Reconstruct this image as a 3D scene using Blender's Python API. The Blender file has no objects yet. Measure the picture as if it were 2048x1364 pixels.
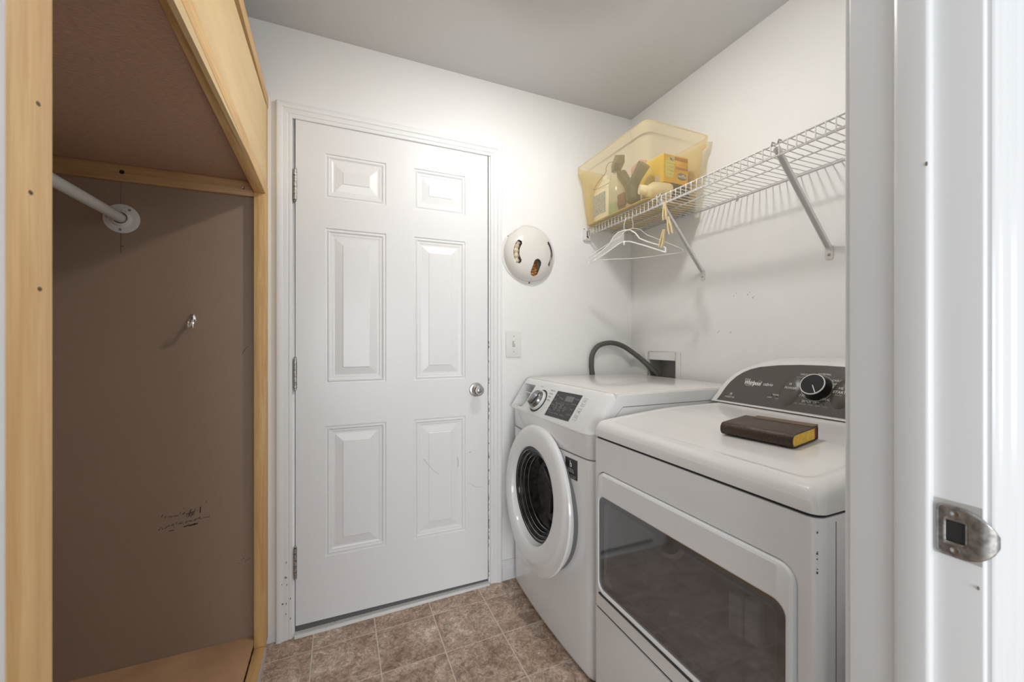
import bpy, bmesh, math, random
from mathutils import Vector, Matrix, noise
random.seed(7)
S = bpy.context.scene
COL = S.collection
R = math.radians

# ------------------------------------------------------------------ camera, world, exposure
cam_d = bpy.data.cameras.new('camera'); cam = bpy.data.objects.new('camera', cam_d); COL.objects.link(cam)
cam_d.sensor_width = 36; cam_d.lens = 14.205; cam_d.clip_start = 0.02
cam.location = (0, 0, 1.187)
cam.rotation_euler = (math.pi/2, 0, -math.atan2(347, 808))
cam_d.dof.use_dof = True; cam_d.dof.focus_distance = 1.75; cam_d.dof.aperture_fstop = 6.3
S.camera = cam
w = bpy.data.worlds.new('world'); S.world = w; w.use_nodes = True
w.node_tree.nodes['Background'].inputs[0].default_value = (0.93, 0.965, 1.0, 1)
w.node_tree.nodes['Background'].inputs[1].default_value = 0.80
LAMP = 238.0
S.view_settings.view_transform = 'Standard'; S.view_settings.look = 'None'
S.view_settings.exposure = 0.07; S.view_settings.gamma = 1.0
try: S.view_settings.use_curve_mapping = False
except Exception: pass
# added soft fill light behind the camera, lifts the door and appliance fronts
al = bpy.data.lights.new('fill_light', 'AREA'); al.energy = 145; al.size = 3.4; al.size_y = 1.6; al.shape = 'RECTANGLE'; al.color = (0.95, 0.98, 1.0)
ao = bpy.data.objects.new('fill_light', al); COL.objects.link(ao); ao.location = (-0.7, -4.5, 1.15); ao.rotation_euler = (R(90), 0, 0)

# ------------------------------------------------------------------ mesh helpers
class MB:
    def __init__(s): s.v = []; s.f = []; s.sm = []
    def add(s, vs, fs, sm=False):
        b = len(s.v); s.v += [tuple(p) for p in vs]
        for f in fs: s.f.append([b+i for i in f]); s.sm.append(sm)
        return s
    def box(s, x0, x1, y0, y1, z0, z1):
        return s.add([(x0,y0,z0),(x1,y0,z0),(x1,y1,z0),(x0,y1,z0),(x0,y0,z1),(x1,y0,z1),(x1,y1,z1),(x0,y1,z1)],
                     [(0,3,2,1),(4,5,6,7),(0,1,5,4),(1,2,6,5),(2,3,7,6),(3,0,4,7)])
    def hexa(s, p): # 8 points: bottom 4 ccw, top 4 ccw
        return s.add(p, [(0,3,2,1),(4,5,6,7),(0,1,5,4),(1,2,6,5),(2,3,7,6),(3,0,4,7)])
    def loft(s, rings, cap0=True, cap1=True, sm=True, closed=True):
        n = len(rings[0]); b = len(s.v)
        for r in rings: s.v += [tuple(p) for p in r]
        m = n if closed else n-1
        for i in range(len(rings)-1):
            for j in range(m):
                k = (j+1) % n
                s.f.append([b+i*n+j, b+i*n+k, b+(i+1)*n+k, b+(i+1)*n+j]); s.sm.append(sm)
        if cap0: s.f.append([b+j for j in range(n)][::-1]); s.sm.append(False)
        if cap1: s.f.append([b+(len(rings)-1)*n+j for j in range(n)]); s.sm.append(False)
        return s
    def tube(s, pts, r, n=8, caps=True, closed=False):
        pts = [Vector(p) for p in pts]; N = len(pts)
        rs = r if isinstance(r, (list, tuple)) else [r]*N
        rings = []; up = None
        for i, p in enumerate(pts):
            if closed: t = (pts[(i+1) % N]-pts[i-1])
            else: t = pts[min(i+1, N-1)]-pts[max(i-1, 0)]
            t.normalize()
            if up is None:
                up = Vector((0,0,1)) if abs(t.z) < 0.9 else Vector((1,0,0))
            a = (up - t*up.dot(t)).normalized(); up = a; b = t.cross(a)
            rings.append([p + (a*math.cos(2*math.pi*k/n) + b*math.sin(2*math.pi*k/n))*rs[i] for k in range(n)])
        if closed: rings.append(rings[0])
        return s.loft(rings, caps and not closed, caps and not closed)
    def lathe(s, prof, c, axis=(0,0,1), n=32, cap0=False, cap1=False):
        ax = Vector(axis).normalized(); c = Vector(c)
        a = ax.orthogonal().normalized(); b = ax.cross(a)
        rings = [[c + ax*h + (a*math.cos(2*math.pi*k/n)+b*math.sin(2*math.pi*k/n))*r for k in range(n)] for r, h in prof]
        return s.loft(rings, cap0, cap1)
    def prism(s, poly, d): # extrude list of 3d points by vector d
        d = Vector(d); return s.loft([[Vector(p) for p in poly], [Vector(p)+d for p in poly]], sm=False)

def O(name, mb, m, parent=None, bevel=0, seg=2, ang=35, fix=True):
    me = bpy.data.meshes.new(name)
    off = Vector((0,0,0))
    if parent is not None:
        q = parent
        while q is not None: off += q.location; q = q.parent
    me.from_pydata([tuple(Vector(p)-off) for p in mb.v], [], mb.f)
    me.polygons.foreach_set('use_smooth', mb.sm)
    bm = bmesh.new(); bm.from_mesh(me)
    bmesh.ops.remove_doubles(bm, verts=bm.verts, dist=1e-6)
    if fix: bmesh.ops.recalc_face_normals(bm, faces=bm.faces)
    if bevel:
        es = [e for e in bm.edges if len(e.link_faces) == 2 and e.calc_face_angle(0) > R(30)]
        bmesh.ops.bevel(bm, geom=es, offset=bevel, segments=seg, profile=0.5, affect='EDGES', clamp_overlap=True)
        for f in bm.faces: f.smooth = True
    for e in bm.edges:
        if len(e.link_faces) == 2 and e.calc_face_angle(0) > R(ang): e.smooth = False
    bm.to_mesh(me); bm.free()
    me.materials.append(m)
    o = bpy.data.objects.new(name, me); COL.objects.link(o)
    if parent is not None: o.parent = parent
    return o
def thing(name, label, cat, loc=(0,0,0), group=None):
    o = bpy.data.objects.new(name, None); COL.objects.link(o); o.location = loc; o.empty_display_size = 0.05
    o['label'] = label; o['category'] = cat
    if group: o['group'] = group
    return o
def tag(o, label, cat, group=None):
    o['label'] = label; o['category'] = cat
    if group: o['group'] = group
    return o
def struct(o, label=None, cat='structure'):
    o['kind'] = 'structure'
    if label: o['label'] = label; o['category'] = cat
    return o
def boolean(o, cut, op='DIFFERENCE', solver='EXACT'):
    me = bpy.data.meshes.new('cutter'); me.from_pydata([tuple(p) for p in cut.v], [], cut.f)
    bm = bmesh.new(); bm.from_mesh(me); bmesh.ops.remove_doubles(bm, verts=bm.verts, dist=1e-6); bmesh.ops.recalc_face_normals(bm, faces=bm.faces); bm.to_mesh(me); bm.free()
    c = bpy.data.objects.new('cutter', me); COL.objects.link(c)
    md = o.modifiers.new('b', 'BOOLEAN'); md.operation = op; md.object = c; md.solver = solver
    # cutter coordinates are world: bring them to the object's place
    bpy.context.view_layer.update()
    dg = bpy.context.evaluated_depsgraph_get()
    nm = bpy.data.meshes.new_from_object(o.evaluated_get(dg))
    o.modifiers.clear(); old = o.data; nm.name = old.name; o.data = nm
    bpy.data.objects.remove(c)
    return o
def text(s, size, org, right, up, m, parent, name='lettering', off=0.0008, shear=0, bold=0, ax='CENTER', wide=1, fit=None):
    cu = bpy.data.curves.new(name, 'FONT'); cu.body = s; cu.size = size; cu.shear = shear; cu.offset = bold*size
    cu.align_x = ax; cu.align_y = 'CENTER'; cu.resolution_u = 3
    t = bpy.data.objects.new(name, cu); COL.objects.link(t)
    bpy.context.view_layer.update()
    me = bpy.data.meshes.new_from_object(t.evaluated_get(bpy.context.evaluated_depsgraph_get()))
    bpy.data.objects.remove(t)
    r = Vector(right).normalized(); u = Vector(up).normalized(); n = r.cross(u)
    if fit and len(me.vertices): wide = fit/max(1e-6, max(v.co.x for v in me.vertices)-min(v.co.x for v in me.vertices))
    q = parent; offp = Vector((0,0,0))
    while q is not None: offp += q.location; q = q.parent
    for v in me.vertices:
        v.co = Vector(org) + r*v.co.x*wide + u*v.co.y + n*off - offp
    me.materials.append(m); me.name = name
    o = bpy.data.objects.new(name, me); COL.objects.link(o); o.parent = parent
    return o
def rrect(y0, y1, z0, z1, r, x, n=6):
    pts = []
    for cy, cz, a0 in ((y1-r, z1-r, 0), (y0+r, z1-r, 90), (y0+r, z0+r, 180), (y1-r, z0+r, 270)):
        for i in range(n+1):
            a = R(a0 + 90*i/n); pts.append((x, cy+r*math.cos(a), cz+r*math.sin(a)))
    return pts
def cat_rom(P, n=8):
    P = [Vector(p) for p in P]; out = []
    for i in range(len(P)-1):
        p0 = P[max(i-1,0)]; p1 = P[i]; p2 = P[i+1]; p3 = P[min(i+2, len(P)-1)]
        for k in range(n):
            t = k/n
            out.append(0.5*((2*p1)+(-p0+p2)*t+(2*p0-5*p1+4*p2-p3)*t*t+(-p0+3*p1-3*p2+p3)*t**3))
    out.append(P[-1]); return out

# ------------------------------------------------------------------ materials
def mat(name, c, rough=0.5, metal=0, spec=0.5, coat=0, bump=0, bscale=60, var=0, vscale=6, trans=0, ior=1.45, alpha=1, em=0, stretch=None, detail=4):
    m = bpy.data.materials.new(name); m.use_nodes = True; nt = m.node_tree; p = nt.nodes['Principled BSDF']
    p.inputs['Base Color'].default_value = (*c, 1); p.inputs['Roughness'].default_value = rough; p.inputs['Metallic'].default_value = metal
    p.inputs['Specular IOR Level'].default_value = spec; p.inputs['Coat Weight'].default_value = coat
    p.inputs['Transmission Weight'].default_value = trans; p.inputs['IOR'].default_value = ior; p.inputs['Alpha'].default_value = alpha
    if em: p.inputs['Emission Color'].default_value = (*c, 1); p.inputs['Emission Strength'].default_value = em
    g = nt.nodes.new('ShaderNodeNewGeometry')
    vec = g.outputs['Position']
    if stretch:
        mp = nt.nodes.new('ShaderNodeMapping'); mp.inputs['Scale'].default_value = stretch; nt.links.new(vec, mp.inputs[0]); vec = mp.outputs[0]
    if var:
        n = nt.nodes.new('ShaderNodeTexNoise'); n.inputs['Scale'].default_value = vscale; n.inputs['Detail'].default_value = detail
        nt.links.new(vec, n.inputs['Vector'])
        mx = nt.nodes.new('ShaderNodeMix'); mx.data_type = 'RGBA'
        mx.inputs[6].default_value = tuple(max(0, k*(1-var)) for k in c)+(1,); mx.inputs[7].default_value = tuple(min(1, k*(1+var)) for k in c)+(1,)
        cr = nt.nodes.new('ShaderNodeMapRange'); cr.inputs[1].default_value = .3; cr.inputs[2].default_value = .7
        nt.links.new(n.outputs['Fac'], cr.inputs[0]); nt.links.new(cr.outputs[0], mx.inputs[0]); nt.links.new(mx.outputs[2], p.inputs['Base Color'])
    if bump:
        n2 = nt.nodes.new('ShaderNodeTexNoise'); n2.inputs['Scale'].default_value = bscale; n2.inputs['Detail'].default_value = 3
        b = nt.nodes.new('ShaderNodeBump'); b.inputs['Strength'].default_value = bump; b.inputs['Distance'].default_value = 0.002
        nt.links.new(vec, n2.inputs['Vector']); nt.links.new(n2.outputs['Fac'], b.inputs['Height']); nt.links.new(b.outputs[0], p.inputs['Normal'])
    return m
def wood(name, dark, light, axis, rough=.5, knots=True):
    m = bpy.data.materials.new(name); m.use_nodes = True; nt = m.node_tree; p = nt.nodes['Principled BSDF']; p.inputs['Roughness'].default_value = rough
    g = nt.nodes.new('ShaderNodeNewGeometry'); mp = nt.nodes.new('ShaderNodeMapping'); nt.links.new(g.outputs['Position'], mp.inputs[0])
    s = [1,1,1]; s[axis] = .06; mp.inputs['Scale'].default_value = s
    n = nt.nodes.new('ShaderNodeTexNoise'); n.inputs['Scale'].default_value = 55; n.inputs['Detail'].default_value = 3; n.inputs['Distortion'].default_value = .6
    n2 = nt.nodes.new('ShaderNodeTexNoise'); n2.inputs['Scale'].default_value = 260; n2.inputs['Detail'].default_value = 2
    nt.links.new(mp.outputs[0], n.inputs[0]); nt.links.new(mp.outputs[0], n2.inputs[0])
    cr = nt.nodes.new('ShaderNodeValToRGB'); cr.color_ramp.elements[0].position = .32; cr.color_ramp.elements[1].position = .66
    cr.color_ramp.elements[0].color = (*dark,1); cr.color_ramp.elements[1].color = (*light,1)
    ad = nt.nodes.new('ShaderNodeMath'); ad.operation = 'MULTIPLY_ADD'; ad.inputs[1].default_value = .25; nt.links.new(n2.outputs['Fac'], ad.inputs[0])
    sc = nt.nodes.new('ShaderNodeMath'); sc.operation = 'MULTIPLY'; sc.inputs[1].default_value = .78; nt.links.new(n.outputs['Fac'], sc.inputs[0]); nt.links.new(sc.outputs[0], ad.inputs[2])
    nt.links.new(ad.outputs[0], cr.inputs[0]); nt.links.new(cr.outputs[0], p.inputs['Base Color'])
    return m
def scuffed(name, c, dirt, thr=.72, scale=14, rough=.45, amt=.5):
    m = mat(name, c, rough); nt = m.node_tree; p = nt.nodes['Principled BSDF']; g = [x for x in nt.nodes if x.type == 'NEW_GEOMETRY'][0]
    a = nt.nodes.new('ShaderNodeTexNoise'); a.inputs['Scale'].default_value = scale; a.inputs['Detail'].default_value = 8; a.inputs['Roughness'].default_value = .75
    nt.links.new(g.outputs['Position'], a.inputs[0])
    mr = nt.nodes.new('ShaderNodeMapRange'); mr.inputs[1].default_value = thr; mr.inputs[2].default_value = thr+.06; mr.inputs[4].default_value = amt
    nt.links.new(a.outputs['Fac'], mr.inputs[0])
    mx = nt.nodes.new('ShaderNodeMix'); mx.data_type = 'RGBA'; mx.inputs[6].default_value = (*c,1); mx.inputs[7].default_value = (*dirt,1)
    nt.links.new(mr.outputs[0], mx.inputs[0]); nt.links.new(mx.outputs[2], p.inputs['Base Color'])
    return m

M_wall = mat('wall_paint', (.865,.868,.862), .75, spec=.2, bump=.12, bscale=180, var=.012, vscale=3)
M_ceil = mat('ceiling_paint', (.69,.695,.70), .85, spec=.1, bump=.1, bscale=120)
M_door = mat('door_paint', (.83,.835,.845), .3, spec=.5, bump=.05, bscale=90)
M_trim = scuffed('trim_paint', (.82,.83,.84), (.45,.43,.4), thr=.70, scale=22, rough=.35, amt=.4)
M_jamb = scuffed('jamb_paint', (.78,.79,.80), (.40,.39,.37), thr=.735, scale=16, rough=.3, amt=.5)
M_dark = mat('dark_gap', (.03,.03,.03), .7)
M_grey = mat('weatherstrip', (.13,.13,.13), .6)
M_metal = mat('satin_nickel', (.55,.55,.54), .28, 1)
M_oldmetal = mat('worn_steel', (.42,.41,.40), .38, 1, var=.4, vscale=120)
M_chrome = mat('chrome', (.85,.85,.85), .08, 1)
M_pineV = wood('pine_vertical', (.60,.34,.13), (.78,.53,.24), 2)
M_pineY = wood('pine_long', (.60,.34,.13), (.80,.55,.25), 1)
M_pineX = wood('pine_cross', (.48,.28,.13), (.66,.43,.21), 0)
M_ply = mat('light_plywood', (.76,.56,.29), .45, var=.08, vscale=14, stretch=(1,.2,1))
M_base = mat('base_board', (.56,.35,.20), .4, var=.14, vscale=9)
M_mdf = mat('hardboard', (.36,.27,.205), .40, var=.16, vscale=420, detail=2)
M_mdf2 = mat('hardboard_underside', (.50,.33,.235), .55, var=.15, vscale=240, detail=3, stretch=(.35,1,1))
M_white = mat('white_enamel', (.84,.85,.86), .16, spec=.5, coat=.3)
M_whitep = mat('white_plastic', (.80,.80,.79), .3)
M_wtop = mat('appliance_top', (.82,.805,.78), .18, coat=.3)  # beige tint puts a warm reflection into the white top's colour
M_console = mat('dark_console', (.075,.068,.060), .33, var=.12, vscale=300)
M_black = mat('black_plastic', (.012,.012,.012), .25)
M_print = mat('light_print', (.75,.75,.73), .5)
M_printd = mat('dim_print', (.36,.36,.35), .5)
M_dprint = mat('dark_print', (.10,.10,.11), .5)
M_wire = mat('white_coated_wire', (.72,.71,.69), .35)
M_wiresteel = mat('strut_enamel', (.80,.80,.78), .35)
M_hose = mat('grey_rubber', (.10,.098,.088), .5)
M_grout = mat('grout', (.72,.65,.57), .7, var=.1, vscale=40)
M_drum = mat('dark_drum', (.022,.021,.020), .14, var=.5, vscale=40, spec=.22)

def tile_mat():
    m = bpy.data.materials.new('stone_tile'); m.use_nodes = True; nt = m.node_tree; p = nt.nodes['Principled BSDF']; p.inputs['Roughness'].default_value = .38
    g = nt.nodes.new('ShaderNodeNewGeometry'); oi = nt.nodes.new('ShaderNodeObjectInfo')
    vm = nt.nodes.new('ShaderNodeVectorMath'); vm.operation = 'SCALE'; vm.inputs[0].default_value = (7,3,5); nt.links.new(oi.outputs['Random'], vm.inputs['Scale'])
    va = nt.nodes.new('ShaderNodeVectorMath'); nt.links.new(g.outputs['Position'], va.inputs[0]); nt.links.new(vm.outputs[0], va.inputs[1])
    a = nt.nodes.new('ShaderNodeTexNoise'); a.inputs['Scale'].default_value = 11; a.inputs['Detail'].default_value = 9; a.inputs['Roughness'].default_value = .72; a.inputs['Distortion'].default_value = .9
    b = nt.nodes.new('ShaderNodeTexNoise'); b.inputs['Scale'].default_value = 48; b.inputs['Detail'].default_value = 8; b.inputs['Roughness'].default_value = .8; b.inputs['Distortion'].default_value = 1.5
    nt.links.new(va.outputs[0], a.inputs[0]); nt.links.new(va.outputs[0], b.inputs[0])
    c1 = nt.nodes.new('ShaderNodeValToRGB'); e = c1.color_ramp.elements
    e[0].position = .30; e[0].color = (.21,.14,.10,1); e[1].position = .70; e[1].color = (.60,.53,.46,1)
    k = e.new(.46); k.color = (.34,.25,.19,1); k = e.new(.58); k.color = (.45,.36,.295,1)
    nt.links.new(a.outputs['Fac'], c1.inputs[0])
    c2 = nt.nodes.new('ShaderNodeValToRGB'); e = c2.color_ramp.elements
    e[0].position = .38; e[0].color = (.55,.50,.47,1); e[1].position = .62; e[1].color = (2.15,2.12,2.08,1)
    nt.links.new(b.outputs['Fac'], c2.inputs[0])
    mx = nt.nodes.new('ShaderNodeMix'); mx.data_type = 'RGBA'; mx.blend_type = 'MULTIPLY'; mx.inputs[0].default_value = .8
    nt.links.new(c1.outputs[0], mx.inputs[6]); nt.links.new(c2.outputs[0], mx.inputs[7]); nt.links.new(mx.outputs[2], p.inputs['Base Color'])
    bp = nt.nodes.new('ShaderNodeBump'); bp.inputs['Strength'].default_value = .15; bp.inputs['Distance'].default_value = .002
    nt.links.new(b.outputs['Fac'], bp.inputs['Height']); nt.links.new(bp.outputs[0], p.inputs['Normal'])
    return m
M_tile = tile_mat()  #
def see_through(name, tint, clear, rough=.15, dens=None):
    m = bpy.data.materials.new(name); m.use_nodes = True; nt = m.node_tree; nt.nodes.clear()
    out = nt.nodes.new('ShaderNodeOutputMaterial'); mx = nt.nodes.new('ShaderNodeMixShader'); mx.inputs[0].default_value = clear
    p = nt.nodes.new('ShaderNodeBsdfPrincipled'); p.inputs['Base Color'].default_value = (*tint,1); p.inputs['Roughness'].default_value = rough
    t = nt.nodes.new('ShaderNodeBsdfTransparent'); t.inputs[0].default_value = (*(dens or (1,1,1)),1)
    nt.links.new(p.outputs[0], mx.inputs[1]); nt.links.new(t.outputs[0], mx.inputs[2]); nt.links.new(mx.outputs[0], out.inputs[0])
    return m
M_bin = see_through('yellowed_plastic', (.86,.71,.42), .73, .3, (1,.94,.78))
M_binb = see_through('yellowed_base', (.80,.64,.34), .25, .4, (1,.92,.72))
M_glass = see_through('smoked_glass', (.15,.15,.155), .60, .05, (.82,.83,.85))
_p = [x for x in M_glass.node_tree.nodes if x.type == 'BSDF_PRINCIPLED'][0]; _p.inputs['IOR'].default_value = 2.35; _p.inputs['Specular IOR Level'].default_value = 1.0
M_clear = see_through('clear_bottle', (.7,.75,.72), .55, .1)

# ------------------------------------------------------------------ room shell
XL, XR, YN, YB, ZC = -0.95, 1.52, 0.325, 1.832, 2.437
def zf(x): return 0.006 + 0.022*x
fl = O('floor', MB().box(-1.3, 2.2, -2.6, 2.1, -0.06, -0.0006), M_grout); fl.location = (0,0,.006); fl.rotation_euler = (0, -0.022, 0); struct(fl)
TX, TY = .2325, .2255
tm = None
k = 0
for i in range(-5, 7):
    for j in range(-12, 2):
        x0 = .140 + i*TX; y0 = 1.497 + j*TY
        if x0 > 1.6 or y0 < -.55 or x0 < -1.05 or y0 > 1.75: continue
        if tm is None:
            t = O('tile', MB().box(.0022, TX-.0022, .0022, TY-.0022, -.004, .0004), M_tile, bevel=.0006, seg=1); tm = t.data
        else:
            t = bpy.data.objects.new('tile', tm); COL.objects.link(t)
        t.parent = fl; t.location = (x0, y0, 0)
# back wall with the door opening
DX0, DX1, DZ1 = -.161, .6635, 2.080   # opening (jamb faces)
mb = MB(); T = .12
mb.box(XL-.1, DX0-.02, YB, YB+T, -.08, ZC+.05).box(DX1+.02, XR+.2, YB, YB+T, -.08, ZC+.05).box(DX0-.02, DX1+.02, YB, YB+T, DZ1+.02, ZC+.05)
struct(O('wall_back', mb, M_wall))
# right wall with the recess of the outlet box
BY0, BY1, BZ0, BZ1 = 1.5023, 1.6859, .93, 1.090
mb = MB()
mb.box(XR, XR+T, .2, BY0, -.08, ZC+.05).box(XR, XR+T, BY1, YB+.05, -.08, ZC+.05).box(XR, XR+T, BY0, BY1, -.08, BZ0).box(XR, XR+T, BY0, BY1, BZ1, ZC+.05)
struct(O('wall_right', mb, M_wall))
struct(O('wall_left', MB().box(XL-.1, XL, .2, YB+.05, -.08, ZC+.05), M_wall))
# near wall with the doorway the camera stands before
JL, JR = -.1735, .640; NW0, NW1 = .2, .3245
mb = MB().box(XL-.4, JL-.018, NW0, NW1, -.08, ZC+.05).box(JR+.018, XR+.6, NW0, NW1, -.08, ZC+.05).box(JL-.018, JR+.018, NW0, NW1, 2.07, ZC+.05)
struct(O('wall_near', mb, M_wall))
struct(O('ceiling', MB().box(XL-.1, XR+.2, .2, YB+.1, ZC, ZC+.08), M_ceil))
# baseboards
def profile_run(prof, p0, p1, out, m, name, parent=None):
    # prof: (height, projection); run from p0 to p1, projecting along out
    p0 = Vector(p0); p1 = Vector(p1); out = Vector(out)
    rings = [[p + Vector((0,0,h)) + out*d for h, d in prof] for p in (p0, p1)]
    return O(name, MB().loft(rings, sm=False), m, parent)
bp = [(0,0),(0,.014),(.060,.014),(.066,.0125),(.070,.0125),(.0735,.010),(.080,.0105),(.085,.009),(.092,.005),(.093,0)]
struct(profile_run(bp, (.730,YB,zf(.75)), (1.5,YB,zf(1.5)), (0,-1,0), M_trim, 'baseboard_back'))
struct(profile_run(bp, (XR,YB-.015,zf(1.5)), (XR,.33,zf(1.5)), (-1,0,0), M_trim, 'baseboard_right'))

# ------------------------------------------------------------------ back door
def casing(name, x0, x1, z0a, z0b, z1, ybase, sgn, prof, m):
    rings = []
    for (cx, cz, dx, dz) in ((x0,z0a,-1,0),(x0,z1,-1,1),(x1,z1,1,1),(x1,z0b,1,0)):
        rings.append([(cx+dx*wv, ybase+sgn*d, cz+dz*wv) for wv, d in prof])
    return O(name, MB().loft(rings, sm=False), m)
cprof = [(0,0),(0,.007),(.002,.009),(.010,.010),(.014,.0085),(.017,.0115),(.020,.012),(.032,.013),(.036,.0165),(.044,.0185),(.052,.0185),(.056,.016),(.058,.012),(.058,0)]
c1 = struct(casing('trim_1', DX0-.008, DX1+.008, zf(-.2), zf(.7), DZ1+.008-.012, YB, -1, cprof, M_trim))
# jamb
mb = MB()
mb.box(DX0-.02, DX0, YB-.001, YB+T, 0, DZ1+.02).box(DX1, DX1+.02, YB-.001, YB+T, .01, DZ1+.02).box(DX0, DX1, YB-.001, YB+T, DZ1, DZ1+.02)
mb.box(DX0, DX0+.012, YB+.052, YB+.09, 0, DZ1).box(DX1-.012, DX1, YB+.052, YB+.09, .01, DZ1)
j1 = struct(O('trim_2', mb, M_trim, bevel=.001, seg=1))
O('strike_plate', MB().box(DX1-.0008, DX1+.0002, YB+.001, YB+.026, .925, .987), M_oldmetal, j1)
random.seed(3)
cz = MB()
for i in range(46):
    z = random.choice([random.uniform(.05,.5), random.uniform(.05,1.25), random.uniform(.3,1.0)]); h = random.uniform(.003,.02); ww = random.uniform(.001,.0032)
    cz.box(DX1+.0005, DX1+.0005+ww, YB-.0014, YB-.0008, z, z+h)
for i in range(12):
    x = DX0-.012-random.uniform(0,.04); z = random.uniform(.03,.35)
    cz.box(x, x+.002, YB-.0205, YB-.012, z, z+.002)
sc = O('paint_chips', cz, mat('chipped_paint', (.10,.09,.085), .8), j1); sc['kind'] = 'stuff'
# threshold
mb = MB().hexa([(DX0-.001,YB-.022,zf(-.16)),(DX1+.001,YB-.022,zf(.66)),(DX1+.001,YB+.11,zf(.66)),(DX0-.001,YB+.11,zf(-.16)),
                (DX0-.001,YB-.018,.018),(DX1+.001,YB-.018,.031),(DX1+.001,YB+.11,.031),(DX0-.001,YB+.11,.018)])
th = struct(O('trim_3', mb, scuffed('sill_paint', (.72,.72,.71), (.3,.29,.28), thr=.62, scale=45, amt=.7), bevel=.002, seg=1))
O('door_sweep', MB().box(DX0+.001, DX1-.001, YB+.004, YB+.05, .016, .055), M_grey, th)
# slab
SX0, SX1, SZ0, SZ1, SY = -.1585, .6600, .043, 2.0765, YB
cols = [(-.0497,.1907),(.3100,.5480)]
rows = [(.298,.836),(1.010,1.6535),(1.777,1.9600)]
xs = [SX0, cols[0][0], cols[0][1], cols[1][0], cols[1][1], SX1]; zs = [SZ0, rows[0][0], rows[0][1], rows[1][0], rows[1][1], rows[2][0], rows[2][1], SZ1]
mb = MB()
for i in range(5):
    for j in range(7):
        if i in (1,3) and j in (1,3,5): continue
        mb.add([(xs[i],SY,zs[j]),(xs[i+1],SY,zs[j]),(xs[i+1],SY,zs[j+1]),(xs[i],SY,zs[j+1])], [(0,1,2,3)])
Yb = SY+.044
mb.add([(SX0,SY,SZ0),(SX0,Yb,SZ0),(SX0,Yb,SZ1),(SX0,SY,SZ1)], [(0,1,2,3)]).add([(SX1,SY,SZ0),(SX1,Yb,SZ0),(SX1,Yb,SZ1),(SX1,SY,SZ1)], [(3,2,1,0)])
mb.add([(SX0,SY,SZ0),(SX1,SY,SZ0),(SX1,Yb,SZ0),(SX0,Yb,SZ0)], [(0,1,2,3)]).add([(SX0,SY,SZ1),(SX1,SY,SZ1),(SX1,Yb,SZ1),(SX0,Yb,SZ1)], [(3,2,1,0)]).add([(SX0,Yb,SZ0),(SX1,Yb,SZ0),(SX1,Yb,SZ1),(SX0,Yb,SZ1)], [(3,2,1,0)])
door = struct(O('door_1', mb, M_door, fix=False))
pp = [(0,0),(.0025,.0045),(.007,.0045),(.012,.0015),(.0155,.0045),(.018,.0065),(.024,.0065),(.030,.0085),(.036,.0085),(.066,.0025),(.0685,.0005)]
for (a, b) in cols:
    for (c, d) in rows:
        rings = [[(a+i, SY+q, c+i), (b-i, SY+q, c+i), (b-i, SY+q, d-i), (a+i, SY+q, d-i)] for i, q in pp]
        O('panel', MB().loft(rings, cap0=False, sm=False), M_door, door, fix=False)
# hinges
for zc in (1.812, 1.057, .300):
    h = MB()
    for q in range(5):
        z0 = zc-.060+q*.0241; h.lathe([(.0001,z0+.0006),(.0068,z0+.0006),(.0068,z0+.0232),(.0001,z0+.0232)], (SX0-.0005, YB-.008, 0), n=12)
    h.lathe([(.0001,0),(.005,.0005),(.0055,.004),(.003,.007),(.0001,.008)], (SX0-.0005,YB-.008,zc+.0605), n=10)
    h.lathe([(.0001,0),(.005,-.0005),(.0055,-.004),(.003,-.007),(.0001,-.008)], (SX0-.0005,YB-.008,zc-.0605), n=10)
    h.box(SX0-.0025, SX0-.0005, YB-.004, YB+.03, zc-.06, zc+.06)
    O('hinge', h, M_oldmetal, door)
# knob
kx, kz = .6005, .9565
kn = O('door_knob', MB().lathe([(.0001,.052),(.010,.053),(.0195,.052),(.0245,.047),(.0255,.040),(.023,.032),(.0145,.024),(.0115,.018),(.0115,.008),(.016,.006)], (kx,SY,kz), (0,-1,0), 32), M_metal, door)
O('rosette', MB().lathe([(.0332,0),(.0332,.003),(.031,.0058),(.024,.0075),(.014,.008),(.012,.008)], (kx,SY,kz), (0,-1,0), 36), M_metal, kn)
O('key_cylinder', MB().lathe([(.0001,.0545),(.0095,.0545),(.011,.0535),(.0125,.0520)], (kx,SY,kz), (0,-1,0), 24).box(kx-.004,kx+.004,SY-.056,SY-.054,kz-.001,kz+.001), M_oldmetal, kn)
# scratches on the door
sm_ = MB()
def stroke(mb, pts, wd, y):
    pts = cat_rom([(a,0,b) for a, b in pts], 5)
    for i in range(len(pts)-1):
        d = (pts[i+1]-pts[i]); n = Vector((-d.z,0,d.x)).normalized()*wd/2
        mb.add([tuple(q+Vector((0,y,0))) for q in (pts[i]-n, pts[i+1]-n, pts[i+1]+n, pts[i]+n)], [(0,1,2,3)])
stroke(sm_, [(.352,.655),(.395,.60),(.425,.575)], .0012, SY-.0006)
stroke(sm_, [(.395,.445),(.402,.47),(.418,.485)], .0014, SY-.0006+.004)
stroke(sm_, [(.512,.60),(.514,.625),(.508,.645)], .002, SY-.0006)
stroke(sm_, [(.567,.66),(.575,.664)], .003, SY-.0006)
stroke(sm_, [(.56,.52),(.60,.495),(.63,.49)], .001, SY-.0006)
O('scratches', sm_, mat('grey_scuff', (.42,.42,.42), .7), door, fix=False)

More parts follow.
